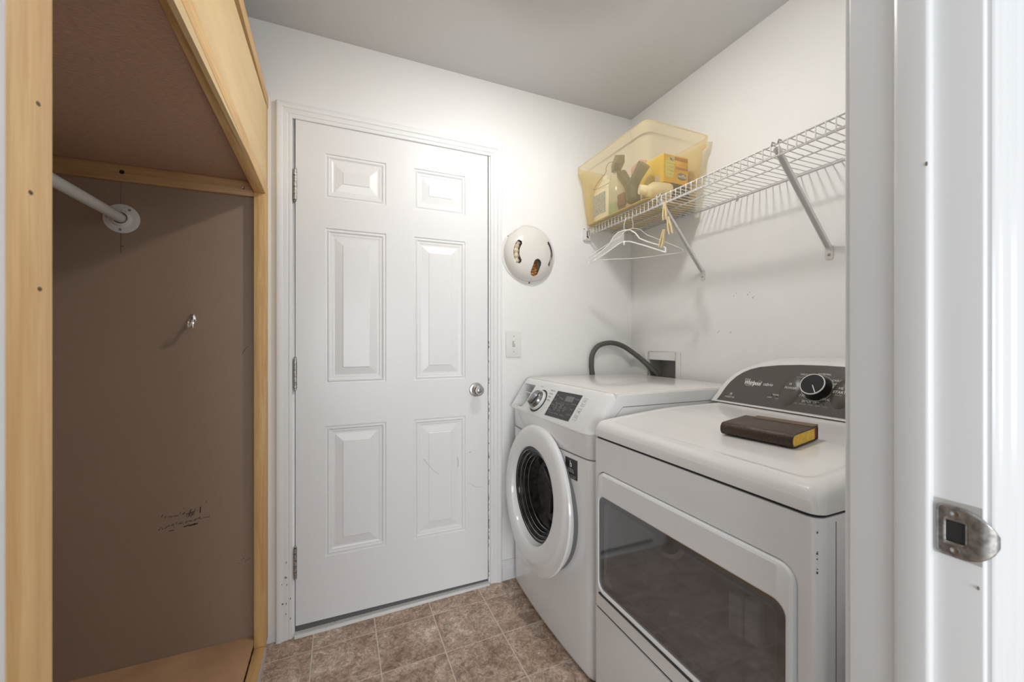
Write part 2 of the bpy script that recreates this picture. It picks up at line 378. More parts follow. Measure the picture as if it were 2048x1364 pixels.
# ------------------------------------------------------------------ near doorway: jamb, stop, casing, strike
mb = MB().box(JR, JR+.018, NW0-.001, NW1+.0008, -.02, 2.07)
j2 = struct(O('trim_4', mb, M_jamb, bevel=.0022, seg=3))
O('door_stop', MB().loft([[(JR+.001,.2395,z),(JR-.0085,.2395,z),(JR-.0105,.2425,z),(JR-.0105,.268,z),(JR-.0075,.2735,z),(JR+.001,.2745,z)] for z in (-.02, 2.06)], sm=False), M_jamb, j2, bevel=.0012, seg=2)
nprof = [(0,0),(0,.0045),(.0015,.0062),(.006,.0075),(.010,.0065),(.0125,.0085),(.018,.0095),(.028,.010),(.032,.0130),(.040,.0150),(.052,.0150),(.056,.0125),(.057,.010),(.057,0)]
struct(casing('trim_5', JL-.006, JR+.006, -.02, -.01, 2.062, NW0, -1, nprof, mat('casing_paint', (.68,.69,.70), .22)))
struct(casing('trim_6', JL-.006, JR+.006, -.02, .01, 2.062, NW1, 1, cprof, M_trim))
struct(O('trim_7', MB().box(JL-.018, JL, NW0-.001, NW1+.0008, -.02, 2.07).box(JL-.018, JR+.018, NW0-.001, NW1+.0008, 2.055, 2.07), M_jamb, bevel=.002, seg=2))
# strike plate
zc = .9720
def sp(t, zz, th=0):  # t: distance from the inner edge toward the room outside
    yy = .2365 - t; x = JR-.0012
    if t > .037: 
        q = t-.037; x += .9*q*q/.012; yy = .2365-.037-q*.93
    return Vector((x-th, yy, zz))
cols_ = []
mb = MB(); n = 18; L_ = .0475
grid = []
for i in range(n+1):
    t = L_*i/n
    hw = .0285 if t < .018 else .0285*math.sqrt(max(.03, 1-((t-.018)/(L_-.018+.0006))**2.1))
    if t < .004: hw = .0285-(.004-t)*.8
    grid.append([sp(t, zc-hw+2*hw*k/14) for k in range(15)])
vs = [p for r_ in grid for p in r_]; fs = []
for i in range(n):
    for k in range(14):
        tcen = L_*(i+.5)/n; zz = sum(grid[i+a][k+b].z for a in (0,1) for b in (0,1))/4 - zc
        if .008 < tcen < .0235 and abs(zz) < (.0128 if tcen > .012 else .011): continue
        fs.append((i*15+k, (i+1)*15+k, (i+1)*15+k+1, i*15+k+1))
stp = O('strike_plate', MB().add(vs, fs, True), M_oldmetal, j2, fix=False)
md = stp.modifiers.new('s', 'SOLIDIFY'); md.thickness = .0014; md.offset = 0
stp.location.x = -.0012
O('latch_hole', MB().box(JR-.0009, JR-.0003, .2365-.0235, .2365-.0075, zc-.0130, zc+.0130), M_dark, j2)
for dz in (-.0205, .0205):
    O('screw', MB().lathe([(.0038,0),(.0038,.0008),(.0022,.0006),(.0008,.0001),(.0001,.0001)], (JR-.0033, .2365-.0155, zc+dz), (-1,0,0), 16), M_metal, j2)
O('mortise', MB().box(JR-.0007, JR+.001, .2005, .2385, zc-.030, zc+.0335), mat('bare_mortise', (.50,.49,.47), .7), j2)
mb = MB()
for (y, z, a, b) in ((.2691,.8697,.0025,.006),(.2665,.866,.0015,.003),(.2035,.918,.0008,.002)):
    mb.box(JR-.0022, JR+.0005, y-a, y+a, z-b, z+b)
mb.box(JR-.0118, JR-.010, .2408, .2428, 1.391, 1.396)
ch = O('paint_chip', mb, mat('chip', (.16,.13,.10), .8), j2, bevel=.0008, seg=1)

# ------------------------------------------------------------------ storage cabinet (left)
XC = -.2535; D2 = .038
cab = thing('storage_cabinet', 'open built-in pine and hardboard closet cabinet on the left, by the white door', 'cabinet', (-.60, 1.15, 0))
O('stile', MB().box(XC-D2, XC, .4715, .5345, -.005, 1.80), M_pineV, cab, bevel=.002)
for (yy, zz) in ((.513,1.405),(.503,1.320),(.515,1.235)):
    O('knot', MB().loft([[(XC+.0001+q, yy+r_*1.0*math.cos(R(a)), zz+r_*.7*math.sin(R(a))) for a in range(0,360,30)] for r_, q in ((.0030,0),(.0026,.0003))]), mat('knot_brown', (.10,.045,.02), .5), cab)
O('stile', MB().box(XC-D2, XC, 1.770, 1.8315, .030, 1.744), M_pineV, cab, bevel=.002)
O('stile', MB().box(XC-.019, XC-.001, 1.800, 1.8315, 1.79, 2.098), M_pineV, cab, bevel=.001)
def beam(y0, y1, za, zb, zc_, zd, x0, x1, m, name, bev=.002):
    # za/zb: bottom,top at y0 ; zc_/zd: bottom,top at y1
    p = [(x0,y0,za),(x1,y0,za),(x1,y1,zc_),(x0,y1,zc_),(x0,y0,zb),(x1,y0,zb),(x1,y1,zd),(x0,y1,zd)]
    return O(name, MB().hexa(p), m, cab, bevel=bev)
def zA(y): return 1.744 + (1.7316-y)*.050
def zD(y): return 2.098 + (1.737-y)*.066
beam(.4715, 1.8315, zA(.4715), zA(.4715)+.050, zA(1.8315)+.002, zA(1.8315)+.045, XC-D2, XC, M_pineY, 'rail')
beam(.45, 1.8315, zD(.45), zD(.45)+.052, zD(1.8315)+.004, zD(1.8315)+.052, XC-D2, XC+.001, M_pineY, 'rail')
O('front_panel', MB().box(XC-.012, XC-.0012, .45, 1.828, 1.76, 2.092), M_ply, cab)
O('bottom_rail', MB().box(XC-D2, XC, .4715, 1.769, -.006, .036), M_pineY, cab, bevel=.003)
O('edge_strip', MB().box(XC+.0002, XC+.004, .4715, 1.769, -.002, .031), mat('pale_edge', (.58,.55,.55), .5), cab)
O('end_panel', MB().box(XL+.005, XC-.030, 1.800, 1.806, -.01, 2.09), M_mdf, cab)
O('near_panel', MB().box(XL+.005, XC-.030, .470, .476, -.01, 2.09), M_mdf, cab)
O('back_panel', MB().box(XL+.003, XL+.009, .476, 1.800, -.01, 2.09), M_mdf, cab)
O('shelf_board', MB().box(XL+.01, XC-D2-.0005, .477, 1.799, 1.787, 1.793), M_mdf2, cab)
O('top_board', MB().box(XL+.01, XC-.013, .477, 1.799, 2.085, 2.091), M_mdf2, cab)
O('bottom_board', MB().box(XL+.01, XC-D2-.0008, .477, 1.799, .048, .066), M_base, cab)
cl = O('cleat', MB().box(-.90, XC-D2+.0035, 1.781, 1.7995, 1.731, 1.7865), M_pineX, cab, bevel=.0015)
O('screw', MB().lathe([(.0048,0),(.0046,.001),(.0026,.0006),(.0010,-.001),(.0001,-.001)], (-.326,1.7812,1.757), (0,-1,0), 16), M_oldmetal, cl)
O('knot', MB().lathe([(.0075,0),(.007,.0005),(.0001,.0006)], (-.675,1.7812,1.760), (0,-1,0), 12), mat('knot_black', (.015,.01,.008), .7), cl)
mk = MB()
rr = random.Random(5)
Ym = 1.7994
def mark(x, z, L, a, wd=.0014): stroke(mk, [(x,z),(x+L*math.cos(a),z+L*math.sin(a))], wd, Ym)
stroke(mk, [(-.6845,1.556),(-.6848,1.487)], .0010, Ym); stroke(mk, [(-.686,1.512),(-.678,1.512)], .0018, Ym)
stroke(mk, [(-.6845,1.657),(-.6848,1.69)], .0010, Ym); stroke(mk, [(-.6845,1.69),(-.6845,1.731)], .0008, Ym)
for i in range(13): mark(-.575+i*.0085+rr.uniform(-.002,.002), .563+i*.0004+rr.uniform(-.003,.003), rr.uniform(.004,.011), rr.uniform(-.2,1.2), rr.uniform(.0010,.0024))
for i in range(6): mark(-.503+i*.0042, .548+rr.uniform(0,.01), rr.uniform(.012,.026), 1.35, rr.uniform(.0012,.0024))
mark(-.463,.562,.022,1.5,.0034)
for i in range(24): mark(-.585+i*.0064+rr.uniform(-.002,.002), .523+i*.0008+rr.uniform(-.003,.004), rr.uniform(.003,.010), rr.uniform(-.1,.9), rr.uniform(.0008,.0026))
for i in range(14): mark(-.512+i*.0028, .520+rr.uniform(-.001,.004), rr.uniform(.005,.011), rr.uniform(.1,.5), .0024)
mark(-.553,.512,.014,.05,.0024)
for (x, z) in ((-.448,.596),(-.443,.596),(-.512,.585),(-.445,.60)): mark(x, z, .002, 0, .0024)
for i in range(6): mark(-.345+i*.007, .36+rr.uniform(-.008,.008), rr.uniform(.004,.010), rr.uniform(-.6,.6), .0012)
stroke(mk, [(-.3335,1.135),(-.325,1.155),(-.312,1.168)], .0012, Ym)
o_ = O('pen_scuffs', mk, mat('dark_scuff', (.045,.025,.018), .7), cab, fix=False); o_['kind'] = 'stuff'
# rod
rod = thing('closet_rod', 'white round hanging rod inside the hardboard closet', 'rod', (-.682, 1.14, 1.607))
O('pole', MB().tube([(-.684,.478,1.604),(-.682,1.796,1.606)], .0165, 28), mat('rod_enamel', (.62,.62,.61), .35), rod)
for yy, s in ((1.7995,-1),(.4765,1)):
    fo = O('flange', MB().lathe([(.0495,0),(.0495,.0022),(.047,.0032),(.030,.0036),(.0265,.007),(.0245,.015),(.0205,.0155),(.0195,.013),(.0195,.002)], (-.682,yy,1.606), (0,s,0), 40), M_whitep, rod)
    if s < 0:
        for a in (55, 265, 175):
            O('screw', MB().lathe([(.0045,.003),(.0042,.0042),(.0020,.0038),(.0001,.003)], (-.682+.038*math.cos(R(a)), yy, 1.606+.038*math.sin(R(a))), (0,-1,0), 12), M_metal, fo)
# coat hook
hk = thing('coat_hook', 'small shiny chrome single coat hook screwed to the hardboard panel', 'hook', (-.4856, 1.80, 1.256))
O('back_plate', MB().loft([[( -.4856+(.0115-.0035*(v<-.2))*s_*math.cos(R(a))*1.0, 1.7995-d, 1.259+.027*s_*math.sin(R(a))) for a in range(0,360,15) for v in (math.sin(R(a)),)] for s_, d in ((1,0),(1,.002),(.8,.0045),(.35,.0055))], cap0=False), M_chrome, hk)
O('prong', MB().tube(cat_rom([(-.4856,1.796,1.262),(-.4862,1.786,1.256),(-.4865,1.774,1.243),(-.4867,1.765,1.234),(-.4867,1.757,1.237),(-.4867,1.7535,1.247)], 6), [.0055]*12+[.005]*19, 12), M_chrome, hk)
O('knob_tip', MB().lathe([(.0001,-.007),(.005,-.005),(.007,0),(.005,.005),(.0001,.007)], (-.4867,1.753,1.251), n=14), M_chrome, hk)

# ------------------------------------------------------------------ ceiling lamp (just above the frame)
LX, LY, LZ = .66, 1.06, 2.330
lamp = thing('ceiling_lamp', 'small white globe ceiling lamp above the laundry floor', 'lamp', (LX, LY, ZC))
O('canopy_shade', MB().lathe([(.0001,ZC-.0005),(.060,ZC-.0005),(.060,ZC-.012),(.045,ZC-.026),(.014,ZC-.030),(.014,LZ+.044),(.050,LZ+.052),(.080,LZ+.030),(.092,LZ-.006),(.090,LZ-.006),(.077,LZ+.027),(.048,LZ+.049),(.0001,LZ+.050)], (LX,LY,0), n=32), M_whitep, lamp)  # ceiling mount plus opaque bowl, added to keep lamplight off ceiling and upper walls
O('globe', MB().lathe([(.046*math.sin(R(a)), -.046*math.cos(R(a))) for a in [1]+list(range(12,133,12))], (LX,LY,LZ), n=24), mat('lit_glass', (1,.965,.92), .5, em=LAMP), lamp)

# ------------------------------------------------------------------ round duct cover on the back wall
CX_, CZ_ = .8775, 1.620; RF, RD, HD = .1475, .136, .062
cov = thing('domed_cover', 'white domed round wall cover with three slots beside the door', 'wall cover', (CX_, YB, CZ_))
N = 132; st = 2*RF/N
def dome_h(r):
    if r > RD: return .0022
    return .0022 + HD*math.sqrt(max(0, 1-(r/RD)**2.35))**1.0
def clipd(u, v): return -u*.62+v*.785 > .1345   # straight cut edge, upper left
def slot(u, v):
    # u right, v up relative to the centre: three rounded slots
    def seg(ax, ay, bx, by, rad, bend=0, sy=1):
        best = 9
        for i in range(13):
            t = i/12; px = ax+(bx-ax)*t + bend*4*t*(1-t); py = ay+(by-ay)*t
            rr_ = rad*(1-.0*t); best = min(best, math.hypot(u-px, (v-py)*sy)-rr_)
        return best < 0
    return seg(-.075,.042,-.078,-.044,.0135,-.0135) or seg(.020,-.052,.008,-.094,.0205) or seg(.092,.055,.095,-.050,.0095,.015)
idx = {}; vs = []; fs = []
def gv(i, j):
    if (i, j) in idx: return idx[(i, j)]
    u = -RF+i*st; v = -RF+j*st; r = math.hypot(u, v)
    if r > RF: u *= RF/r; v *= RF/r; r = RF
    idx[(i, j)] = len(vs); vs.append((CX_+u, YB-.0008-dome_h(r), CZ_+v)); return idx[(i, j)]
for i in range(N):
    for j in range(N):
        u = -RF+(i+.5)*st; v = -RF+(j+.5)*st
        if math.hypot(u, v) > RF+st*.6 or clipd(u, v) or slot(u, v): continue
        fs.append((gv(i,j), gv(i+1,j), gv(i+1,j+1), gv(i,j+1)))
sh = O('shell', MB().add(vs, fs, True), mat('warm_white_plastic', (.74,.72,.69), .3), cov, fix=False, ang=60)
md = sh.modifiers.new('s', 'SOLIDIFY'); md.thickness = .0016; md.offset = -1
O('inner_cavity', MB().lathe([(.0001,.001),(.125,.001),(.125,.004),(.0001,.004)], (CX_,YB,CZ_), (0,-1,0), 24), mat('dim_grey', (.30,.28,.25), .8), cov)
O('foam', MB().tube(cat_rom([(CX_-.073,YB-.028,CZ_+.050),(CX_-.083,YB-.032,CZ_+.02),(CX_-.084,YB-.032,CZ_-.02),(CX_-.078,YB-.028,CZ_-.055)], 8), [.013+.003*math.sin(i*1.3) for i in range(25)], 10), mat('cream_foam', (.72,.62,.45), .8, bump=.8, bscale=120, var=.25, vscale=60), cov)
for q in range(6):
    z = CZ_-.045-q*.014
    O('copper_coil', MB().tube([(CX_+.012+.024*math.cos(a/8*math.pi), YB-.012-.012*math.sin(a/8*math.pi), z+.006+.004*math.sin(a*1.1)) for a in range(9)], .0070, 8), mat('brown_wire', (.42,.20,.06), .4, var=.5, vscale=90), cov)
O('screw', MB().lathe([(.004,0),(.004,.0015),(.0001,.002)], (CX_+.002,YB-.003,CZ_-.141), (0,-1,0), 12), mat('screw_dark', (.1,.1,.1), .4, 1), cov)
O('screw', MB().lathe([(.003,0),(.003,.0015),(.0001,.002)], (CX_-.114,YB-.003,CZ_+.082), (0,-1,0), 12), mat('screw_grey', (.3,.3,.3), .4, 1), cov)

# ------------------------------------------------------------------ light switch
sw = thing('light_switch', 'white toggle light switch plate between the door and the washer', 'light switch', (.794, YB, 1.172))
O('plate', MB().box(.7525,.8355,YB-.006,YB-.0002,1.1075,1.2365), M_whitep, sw, bevel=.003, seg=3)
O('toggle', MB().hexa([(.7885,YB-.006,1.160),(.7995,YB-.006,1.160),(.7995,YB-.0055,1.182),(.7885,YB-.0055,1.182),(.790,YB-.019,1.176),(.798,YB-.019,1.176),(.798,YB-.017,1.184),(.790,YB-.017,1.184)]), M_whitep, sw, bevel=.0008)
for dz in (.038,-.038): O('screw', MB().lathe([(.003,0),(.003,.0008),(.0001,.001)], (.794,YB-.006,1.172+dz), (0,-1,0), 10), mat('plate_screw', (.5,.5,.5), .5), sw)
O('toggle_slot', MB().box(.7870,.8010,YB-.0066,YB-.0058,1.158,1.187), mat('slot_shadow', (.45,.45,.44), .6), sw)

# ------------------------------------------------------------------ outlet box and drain hose
ob = thing('laundry_outlet_box', 'white recessed washer supply box in the wall behind the washer', 'outlet box', (XR, 1.594, 1.03))
mb = MB(); a0, a1, b0, b1 = 1.4708, 1.7203, .89, 1.1315; xf = XR-.004
for (p0, p1, q0, q1) in ((a0,BY0,b0,b1),(BY1,a1,b0,b1),(BY0,BY1,BZ1,b1),(BY0,BY1,b0,BZ0)): mb.box(xf, XR-.0002, p0, p1, q0, q1)
O('frame', mb, M_whitep, ob, bevel=.001, seg=1)
mb = MB()
mb.box(XR+.085,XR+.088,BY0,BY1,BZ0,BZ1).box(XR-.001,XR+.088,BY0,BY0+.002,BZ0,BZ1).box(XR-.001,XR+.088,BY1-.002,BY1,BZ0,BZ1).box(XR-.001,XR+.088,BY0,BY1,BZ1-.002,BZ1).box(XR-.001,XR+.088,BY0,BY1,BZ0,BZ0+.002)
O('recess', mb, mat('box_inside', (.45,.44,.42), .5), ob)
for y in (1.555, 1.625): O('valve', MB().lathe([(.014,.93),(.014,.985),(.010,.99),(.010,1.004),(.0001,1.005)], (XR+.04,y,0), n=14), M_oldmetal, ob)
hose = O('drain_hose', MB().tube(cat_rom([(1.262,1.8165,.90),(1.252,1.8165,.985),(1.242,1.8165,1.06),(1.250,1.815,1.120),(1.288,1.812,1.163),(1.360,1.806,1.177),(1.430,1.798,1.161),(1.484,1.772,1.122),(1.504,1.710,1.077),(1.532,1.655,1.020),(1.560,1.640,.965)], 8), .0132, 14), M_hose)
tag(hose, 'dark grey drain hose arching over the washer into the wall box', 'hose')

# ------------------------------------------------------------------ washer (front loader)
WY0, WY1, WB = 1.127, 1.800, 1.485
ws = thing('washing_machine', 'white front-loading washer with round porthole door in the corner', 'washing machine', (.775, 1.462, zf(.78)))
yc = (WY0+WY1)/2; hw = (WY1-WY0)/2
def plan(x0, bow, z, r=.040, n=14, inset=0, rf=None):
    rf = r if rf is None else rf
    pts = [(WB, WY1-inset, z)]
    rows_ = []
    for i in range(n*2+1):
        y = WY1-inset-(2*(hw-inset))*i/(n*2); kk = (y-yc)/hw
        x = x0 + bow*kk*kk
        e = min(y-(WY0+inset), (WY1-inset)-y)
        if e < r: x += r - math.sqrt(max(0, r*r-(r-e)**2))
        rows_.append((x, y, z))
    # extra points in the corners
    ys = [WY1-inset-rf*(1-math.cos(R(a))) for a in range(0, 90, 15)] + [WY1-inset-rf + (WY0+inset+r-(WY1-inset-rf))*i/12 for i in range(13)] + [WY0+inset+r*(1-math.cos(R(a))) for a in range(75, -1, -15)]
    rows_ = []
    for y in ys:
        kk = (y-yc)/hw; x = x0+bow*kk*kk; e = min(y-(WY0+inset), (WY1-inset)-y); q = rf if y > yc else r
        if e < q: x += q-math.sqrt(max(0, q*q-(q-e)**2))
        rows_.append((x, y, z))
    return pts + rows_ + [(WB, WY0+inset, z)]
lv = [(.775,.016,.035,.004),(.768,.016,.045,0),(.765,.016,.06,0),(.763,.015,.40,0),(.762,.015,.781,0)]
fb = O('front_body', MB().loft([plan(a,b,z,inset=i) for a,b,z,i in lv]), M_white, ws, ang=50)
O('seam', MB().loft([plan(.766,.015,z,inset=.003) for z in (.780,.7855)]), mat('seam_shadow', (.25,.25,.25), .6), ws)
ub = O('upper_body', MB().loft([plan(a,b,z,inset=i) for a,b,z,i in ((.765,.015,.785,.001),(.762,.015,.788,0),(.762,.013,.86,0),(.766,.004,.8775,0))]), M_white, ws, ang=50)
u2 = Vector((.087,0,.127)).normalized(); n2 = Vector((-.127,0,.087)).normalized()
def WP(y, s, off=0): return Vector((.763,y,.877)) + u2*s + n2*off
def wring(s, off, ins=0, z=None, r=.045):
    base = plan(0, 0, 0, r=r, inset=ins, rf=.014); out = []
    for (x, y, _) in base:
        if x > 1: p = WP(y, s, 0); out.append((WB, y, p.z if z is None else z))
        else:
            p = WP(y, s, off); out.append((p.x + x, y, p.z if z is None else z))
    return out
con = O('control_console', MB().loft([wring(-.004,-.012,.004),wring(-.005,-.003,.001),wring(.002,0),wring(.145,0),wring(.1515,-.002),wring(.156,-.008,.003,z=1.0055)]), M_white, ws, ang=50)
# soap drawer pocket
a, b, s0, s1 = 1.7840, 1.6690, .012, .128
cut = MB().hexa([WP(a,s0,.01), WP(b,s0,.01), WP(b,s1,.01), WP(a,s1,.01), WP(a-.006,s0+.004,-.060), WP(b-.010,s0+.004,-.060), WP(b-.010,s1,-.060), WP(a-.006,s1,-.060)])
boolean(con, cut, solver='FLOAT' if False else 'MANIFOLD'); boolean(ub, cut, solver='MANIFOLD')
dr = O('detergent_drawer', MB().hexa([WP(a-.007,.017,-.059), WP(b-.008,.017,-.059), WP(b-.008,.078,-.059), WP(a-.007,.078,-.059), WP(a-.009,.019,-.040), WP(b-.006,.019,-.040), WP(b-.006,.070,-.052), WP(a-.009,.070,-.052)]), M_whitep, ws, bevel=.002)
O('drawer_lip', MB().hexa([WP(a-.034,.090,-.059), WP(b-.009,.090,-.059), WP(b-.009,.095,-.059), WP(a-.034,.095,-.059), WP(a-.030,.090,-.014), WP(b+.001,.090,-.014), WP(b+.001,.094,-.014), WP(a-.030,.094,-.014)]), M_whitep, ws, bevel=.001)
O('drawer_painted_shade', MB().hexa([WP(a-.030,.098,-.0595), WP(b-.009,.098,-.0595), WP(b-.009,.1275,-.0595), WP(a-.030,.1275,-.0595), WP(a-.030,.098,-.057), WP(b-.009,.098,-.057), WP(b-.009,.1275,-.057), WP(a-.030,.1275,-.057)]), mat('shade_grey', (.16,.16,.16), .5), ws)  # dark plate paints the shade in the upper part of the pocket
# dial
dc = WP(1.5655, .062)
O('dial_ring', MB().lathe([(.0545,.0),(.0545,.0012),(.052,.002),(.0475,.0012),(.047,0)], dc, n2, 40), M_black, ws)
dl = O('dial', MB().lathe([(.0465,0),(.0465,.010),(.044,.013),(.0405,.0125),(.040,.011)], dc, n2, 40), M_whitep, ws)
O('dial_face', MB().lathe([(.0405,.010),(.039,.024),(.036,.028),(.0001,.029)], dc, n2, 40), mat('brushed_dial', (.30,.30,.30), .22, .9), dl)
gp = []
for k in range(16):
    aa = 2*math.pi*k/16; v_ = u2*math.cos(aa)*.036 + Vector((0,-1,0))*math.sin(aa)*.012
    v_ = Matrix.Rotation(R(-20), 3, n2) @ v_
    gp.append(v_)
O('dial_grip', MB().loft([[dc+n2*.028+p for p in gp], [dc+n2*.040+p*.86 for p in gp]]), mat('dial_grip_grey', (.33,.33,.34), .2, .8), dl)
# display
dsp = O('display', MB().loft([[WP(y,s,o) for y,s in ((1.4575,.012),(1.2790,.018),(1.2776,.129),(1.4576,.1257))] for o in (.0003,.0012)], sm=False), mat('display_black', (.035,.033,.034), .25), ws)
O('screen', MB().loft([[WP(y,s,o) for y,s in ((1.373,.090),(1.318,.092),(1.317,.115),(1.374,.113))] for o in (.0012,.0016)], sm=False), mat('lcd_grey', (.17,.17,.18), .15), dsp)
def WT(s_, y, s, size, m=M_print, par=None, **k): return text(s_, size, WP(y,s), (0,-1,0), u2, m, par or ws, off=k.pop('off', .0014), **k)
for tx, y, s, par in (('Spin',1.441,.108,dsp),('Temp',1.441,.086,dsp),('Soil Level',1.440,.064,dsp),('Option',1.441,.040,dsp),('Delay End',1.296,.108,dsp),('Smart Care',1.297,.086,dsp),('Steam',1.298,.064,dsp),('Vibration',1.297,.042,dsp),
    ('Rinse',1.412,.100,dsp),('Wash',1.395,.096,dsp),('Extra Hot',1.41,.0745,dsp),('Hot',1.41,.0675,dsp),('Warm',1.41,.0605,dsp),('Eco Warm',1.41,.0535,dsp),('Cold',1.41,.0465,dsp),('Extra High',1.376,.0745,dsp),('High',1.376,.0675,dsp),('Medium',1.376,.0605,dsp),('Low',1.376,.0535,dsp),('No Spin',1.376,.0465,dsp),
    ('Heavy',1.344,.066,dsp),('Normal',1.344,.059,dsp),('Light',1.344,.052,dsp),('Drum Light',1.42,.030,dsp),('Self Clean',1.380,.031,dsp),('Child Lock',1.34,.032,dsp)):
    WT(tx, y, s, .0075, M_printd, par)
for i in range(4): WT('oo', 1.385-i*.016, .082, .007, M_printd, dsp)
for tx, y, s in (('Heavy Duty',1.497,.122),('Bedding',1.499,.107),('Whites',1.498,.092),('Rinse+Spin',1.497,.077),('Normal',1.60,.128)):
    WT(tx, y, s, .0080, M_dprint, off=.0004)

def frame_mark(y0, y1, s0, s1, par, name, wd=.0009):
    m_ = MB()
    for (p, q, r_, t) in ((y0,y1,s0,s0+wd),(y0,y1,s1-wd,s1),(y0,y0-wd,s0,s1),(y1+wd,y1,s0,s1)):
        m_.add([WP(p,r_,.0005),WP(q,r_,.0005),WP(q,t,.0005),WP(p,t,.0005)], [(0,1,2,3)])
    return O(name, m_, M_dprint, par, fix=False)
frame_mark(1.259,1.236,.088,.121,ws,'power_button'); frame_mark(1.261,1.238,.030,.077,ws,'start_button')
WT('O', 1.2475, .109, .013, M_dprint, off=.0006); WT('Power', 1.2475, .096, .006, M_dprint, off=.0006)
WT('>II', 1.2495, .064, .012, M_dprint, off=.0006); WT('Start', 1.2495, .048, .0065, M_dprint, off=.0006); WT('Pause', 1.2495, .041, .0065, M_dprint, off=.0006)
# top
tp = O('top_panel', MB().loft([[(x0_,y0_,z) , (x1_,y0_,z), (x1_,y1_,z), (x0_,y1_,z)] for z, i in ((.985,0),(1.0055,.0),(1.0085,.004)) for x0_,x1_,y0_,y1_ in ((.870+i*.2,WB-i,WY0+.002+i,WY1-.001-i),)], sm=False), M_wtop, ws, bevel=.0015)
O('side_seam', MB().box(.90, WB, WY0-.0004, WY0+.002, .958, .9605), mat('seam_grey', (.22,.22,.22), .6), ws)
O('front_side_seam', MB().hexa([(.842,WY0-.0004,.905),(.844,WY0-.0004,.905),(.844,WY0+.002,.905),(.842,WY0+.002,.905),(.900,WY0-.0004,.9605),(.902,WY0-.0004,.9605),(.902,WY0+.002,.9605),(.900,WY0+.002,.9605)]), M_printd, ws)
# door
DC = Vector((0,1.480,.566)); GY, GZ = .012, -.008
def ring(x, r, ext=0, n=72, dy=0, dz=0, tilt=False):
    out = []
    for k_ in range(n):
        a_ = 2*math.pi*k_/n; cy = math.cos(a_); cz_ = math.sin(a_)
        e = ext*max(0, math.cos(a_-R(240)))**1.2   # grip lobe, lower toward the dryer
        y_ = DC.y+dy+(r+e)*cy; z_ = DC.z+dz+(r+e)*cz_
        out.append((x + (.075*(z_-.57) if tilt else 0), y_, z_))
    return out
O('door_gasket', MB().loft([ring(.779,.258,.026),ring(.752,.262,.026),ring(.748,.256,.026)], False, False), mat('door_back_grey', (.16,.16,.165), .4), ws)
def tr(x, r, e=0, k=0): return ring(x, r, e, dy=GY*k, dz=GZ*k, tilt=True)
wd = O('porthole_door', MB().loft([ring(.752,.264,.022),tr(.743,.270,.028),tr(.733,.2735,.030),tr(.727,.2715,.028),tr(.7245,.2685,.014),tr(.7225,.2665,0),tr(.7190,.262,0),tr(.7165,.250,0,.2),tr(.7170,.212,0,.8),tr(.7185,.202,0,1),tr(.7230,.192,0,1),tr(.733,.1885,0,1),ring(.752,.187,0,dy=GY,dz=GZ)], cap0=False, cap1=False), M_white, ws, ang=40)
GC = (0, DC.y+GY, DC.z+GZ)
gl = O('door_glass', MB().lathe([(.190,-.742),(.186,-.7400),(.182,-.7410),(.178,-.7440),(.1745,-.7460),(.172,-.7520),(.167,-.7540),(.162,-.7640),(.1545,-.7640),(.1520,-.7800),(.1470,-.7820),(.1440,-.7950),(.138,-.7990),(.125,-.8200),(.095,-.8330),(.05,-.8400),(.0001,-.8420)], GC, (-1,0,0), 72), M_drum, wd, ang=25)
MR = mat('ring_grey', (.34,.34,.34), .16, .7)
for r_, x_ in ((.1800,.7430),(.1660,.7545),(.1535,.7650),(.1455,.7830)):
    O('gasket_ring', MB().lathe([(r_,-x_),(r_-.0012,-x_+.0018),(r_-.0028,-x_)], GC, (-1,0,0), 64), MR, wd)
for a_ in (R(48), R(168), R(288)):
    O('drum_paddle', MB().tube([(.826+.004-.09*q*q, GC[1]+q*math.cos(a_)+.25*(q-.06)*math.sin(a_), GC[2]+q*math.sin(a_)) for q in (.02,.05,.085,.11)], [.004,.010,.010,.004], 8), mat('paddle_grey', (.075,.075,.075), .22), wd)
boolean(fb, MB().loft([ring(x, .196, 0, 48, dy=GY, dz=GZ) for x in (.70,.862)], sm=False))
O('hinge_cover', MB().box(.745,.758,DC.y-.268,DC.y-.256,.52,.58), mat('hinge_grey', (.3,.3,.3), .4), wd)
# sticker
def fx(y): return .762+.015*((y-yc)/hw)**2
lab = MB(); ys_ = [1.2855+(1.2110-1.2855)*i/4 for i in range(5)]
lab.loft([[(fx(y)-.0006,y,z) for y in ys_] for z in (.6945,.7655)], False, False, closed=False)
lb = O('warning_sticker', lab, mat('sticker_black', (.02,.02,.02), .35), ws, fix=False)
def LT(s_, y, z, size, **k): return text(s_, size, (fx(y)-.0006,y,z), (.00,-1,0), (0,0,1), M_print, lb, off=-.0009+.0022, **k)
LT('b', 1.249, .745, .030, bold=.03); LT('DIGITAL', 1.249, .7265, .0095); LT('INVERTER', 1.249, .7185, .0095); LT('10', 1.273, .7025, .0140, bold=.02); LT('YEAR MOTOR', 1.237, .7055, .0062); LT('WARRANTY', 1.237, .6992, .0062)
for y in (1.16, 1.76):
    for x in (.83, 1.42): O('foot', MB().lathe([(.022,zf(x)-ws.location.z+ws.location.z+.0006),(.022,zf(x)+.012),(.012,zf(x)+.014),(.012,.040)], (x,y,0), n=16, cap0=True), M_black, ws)

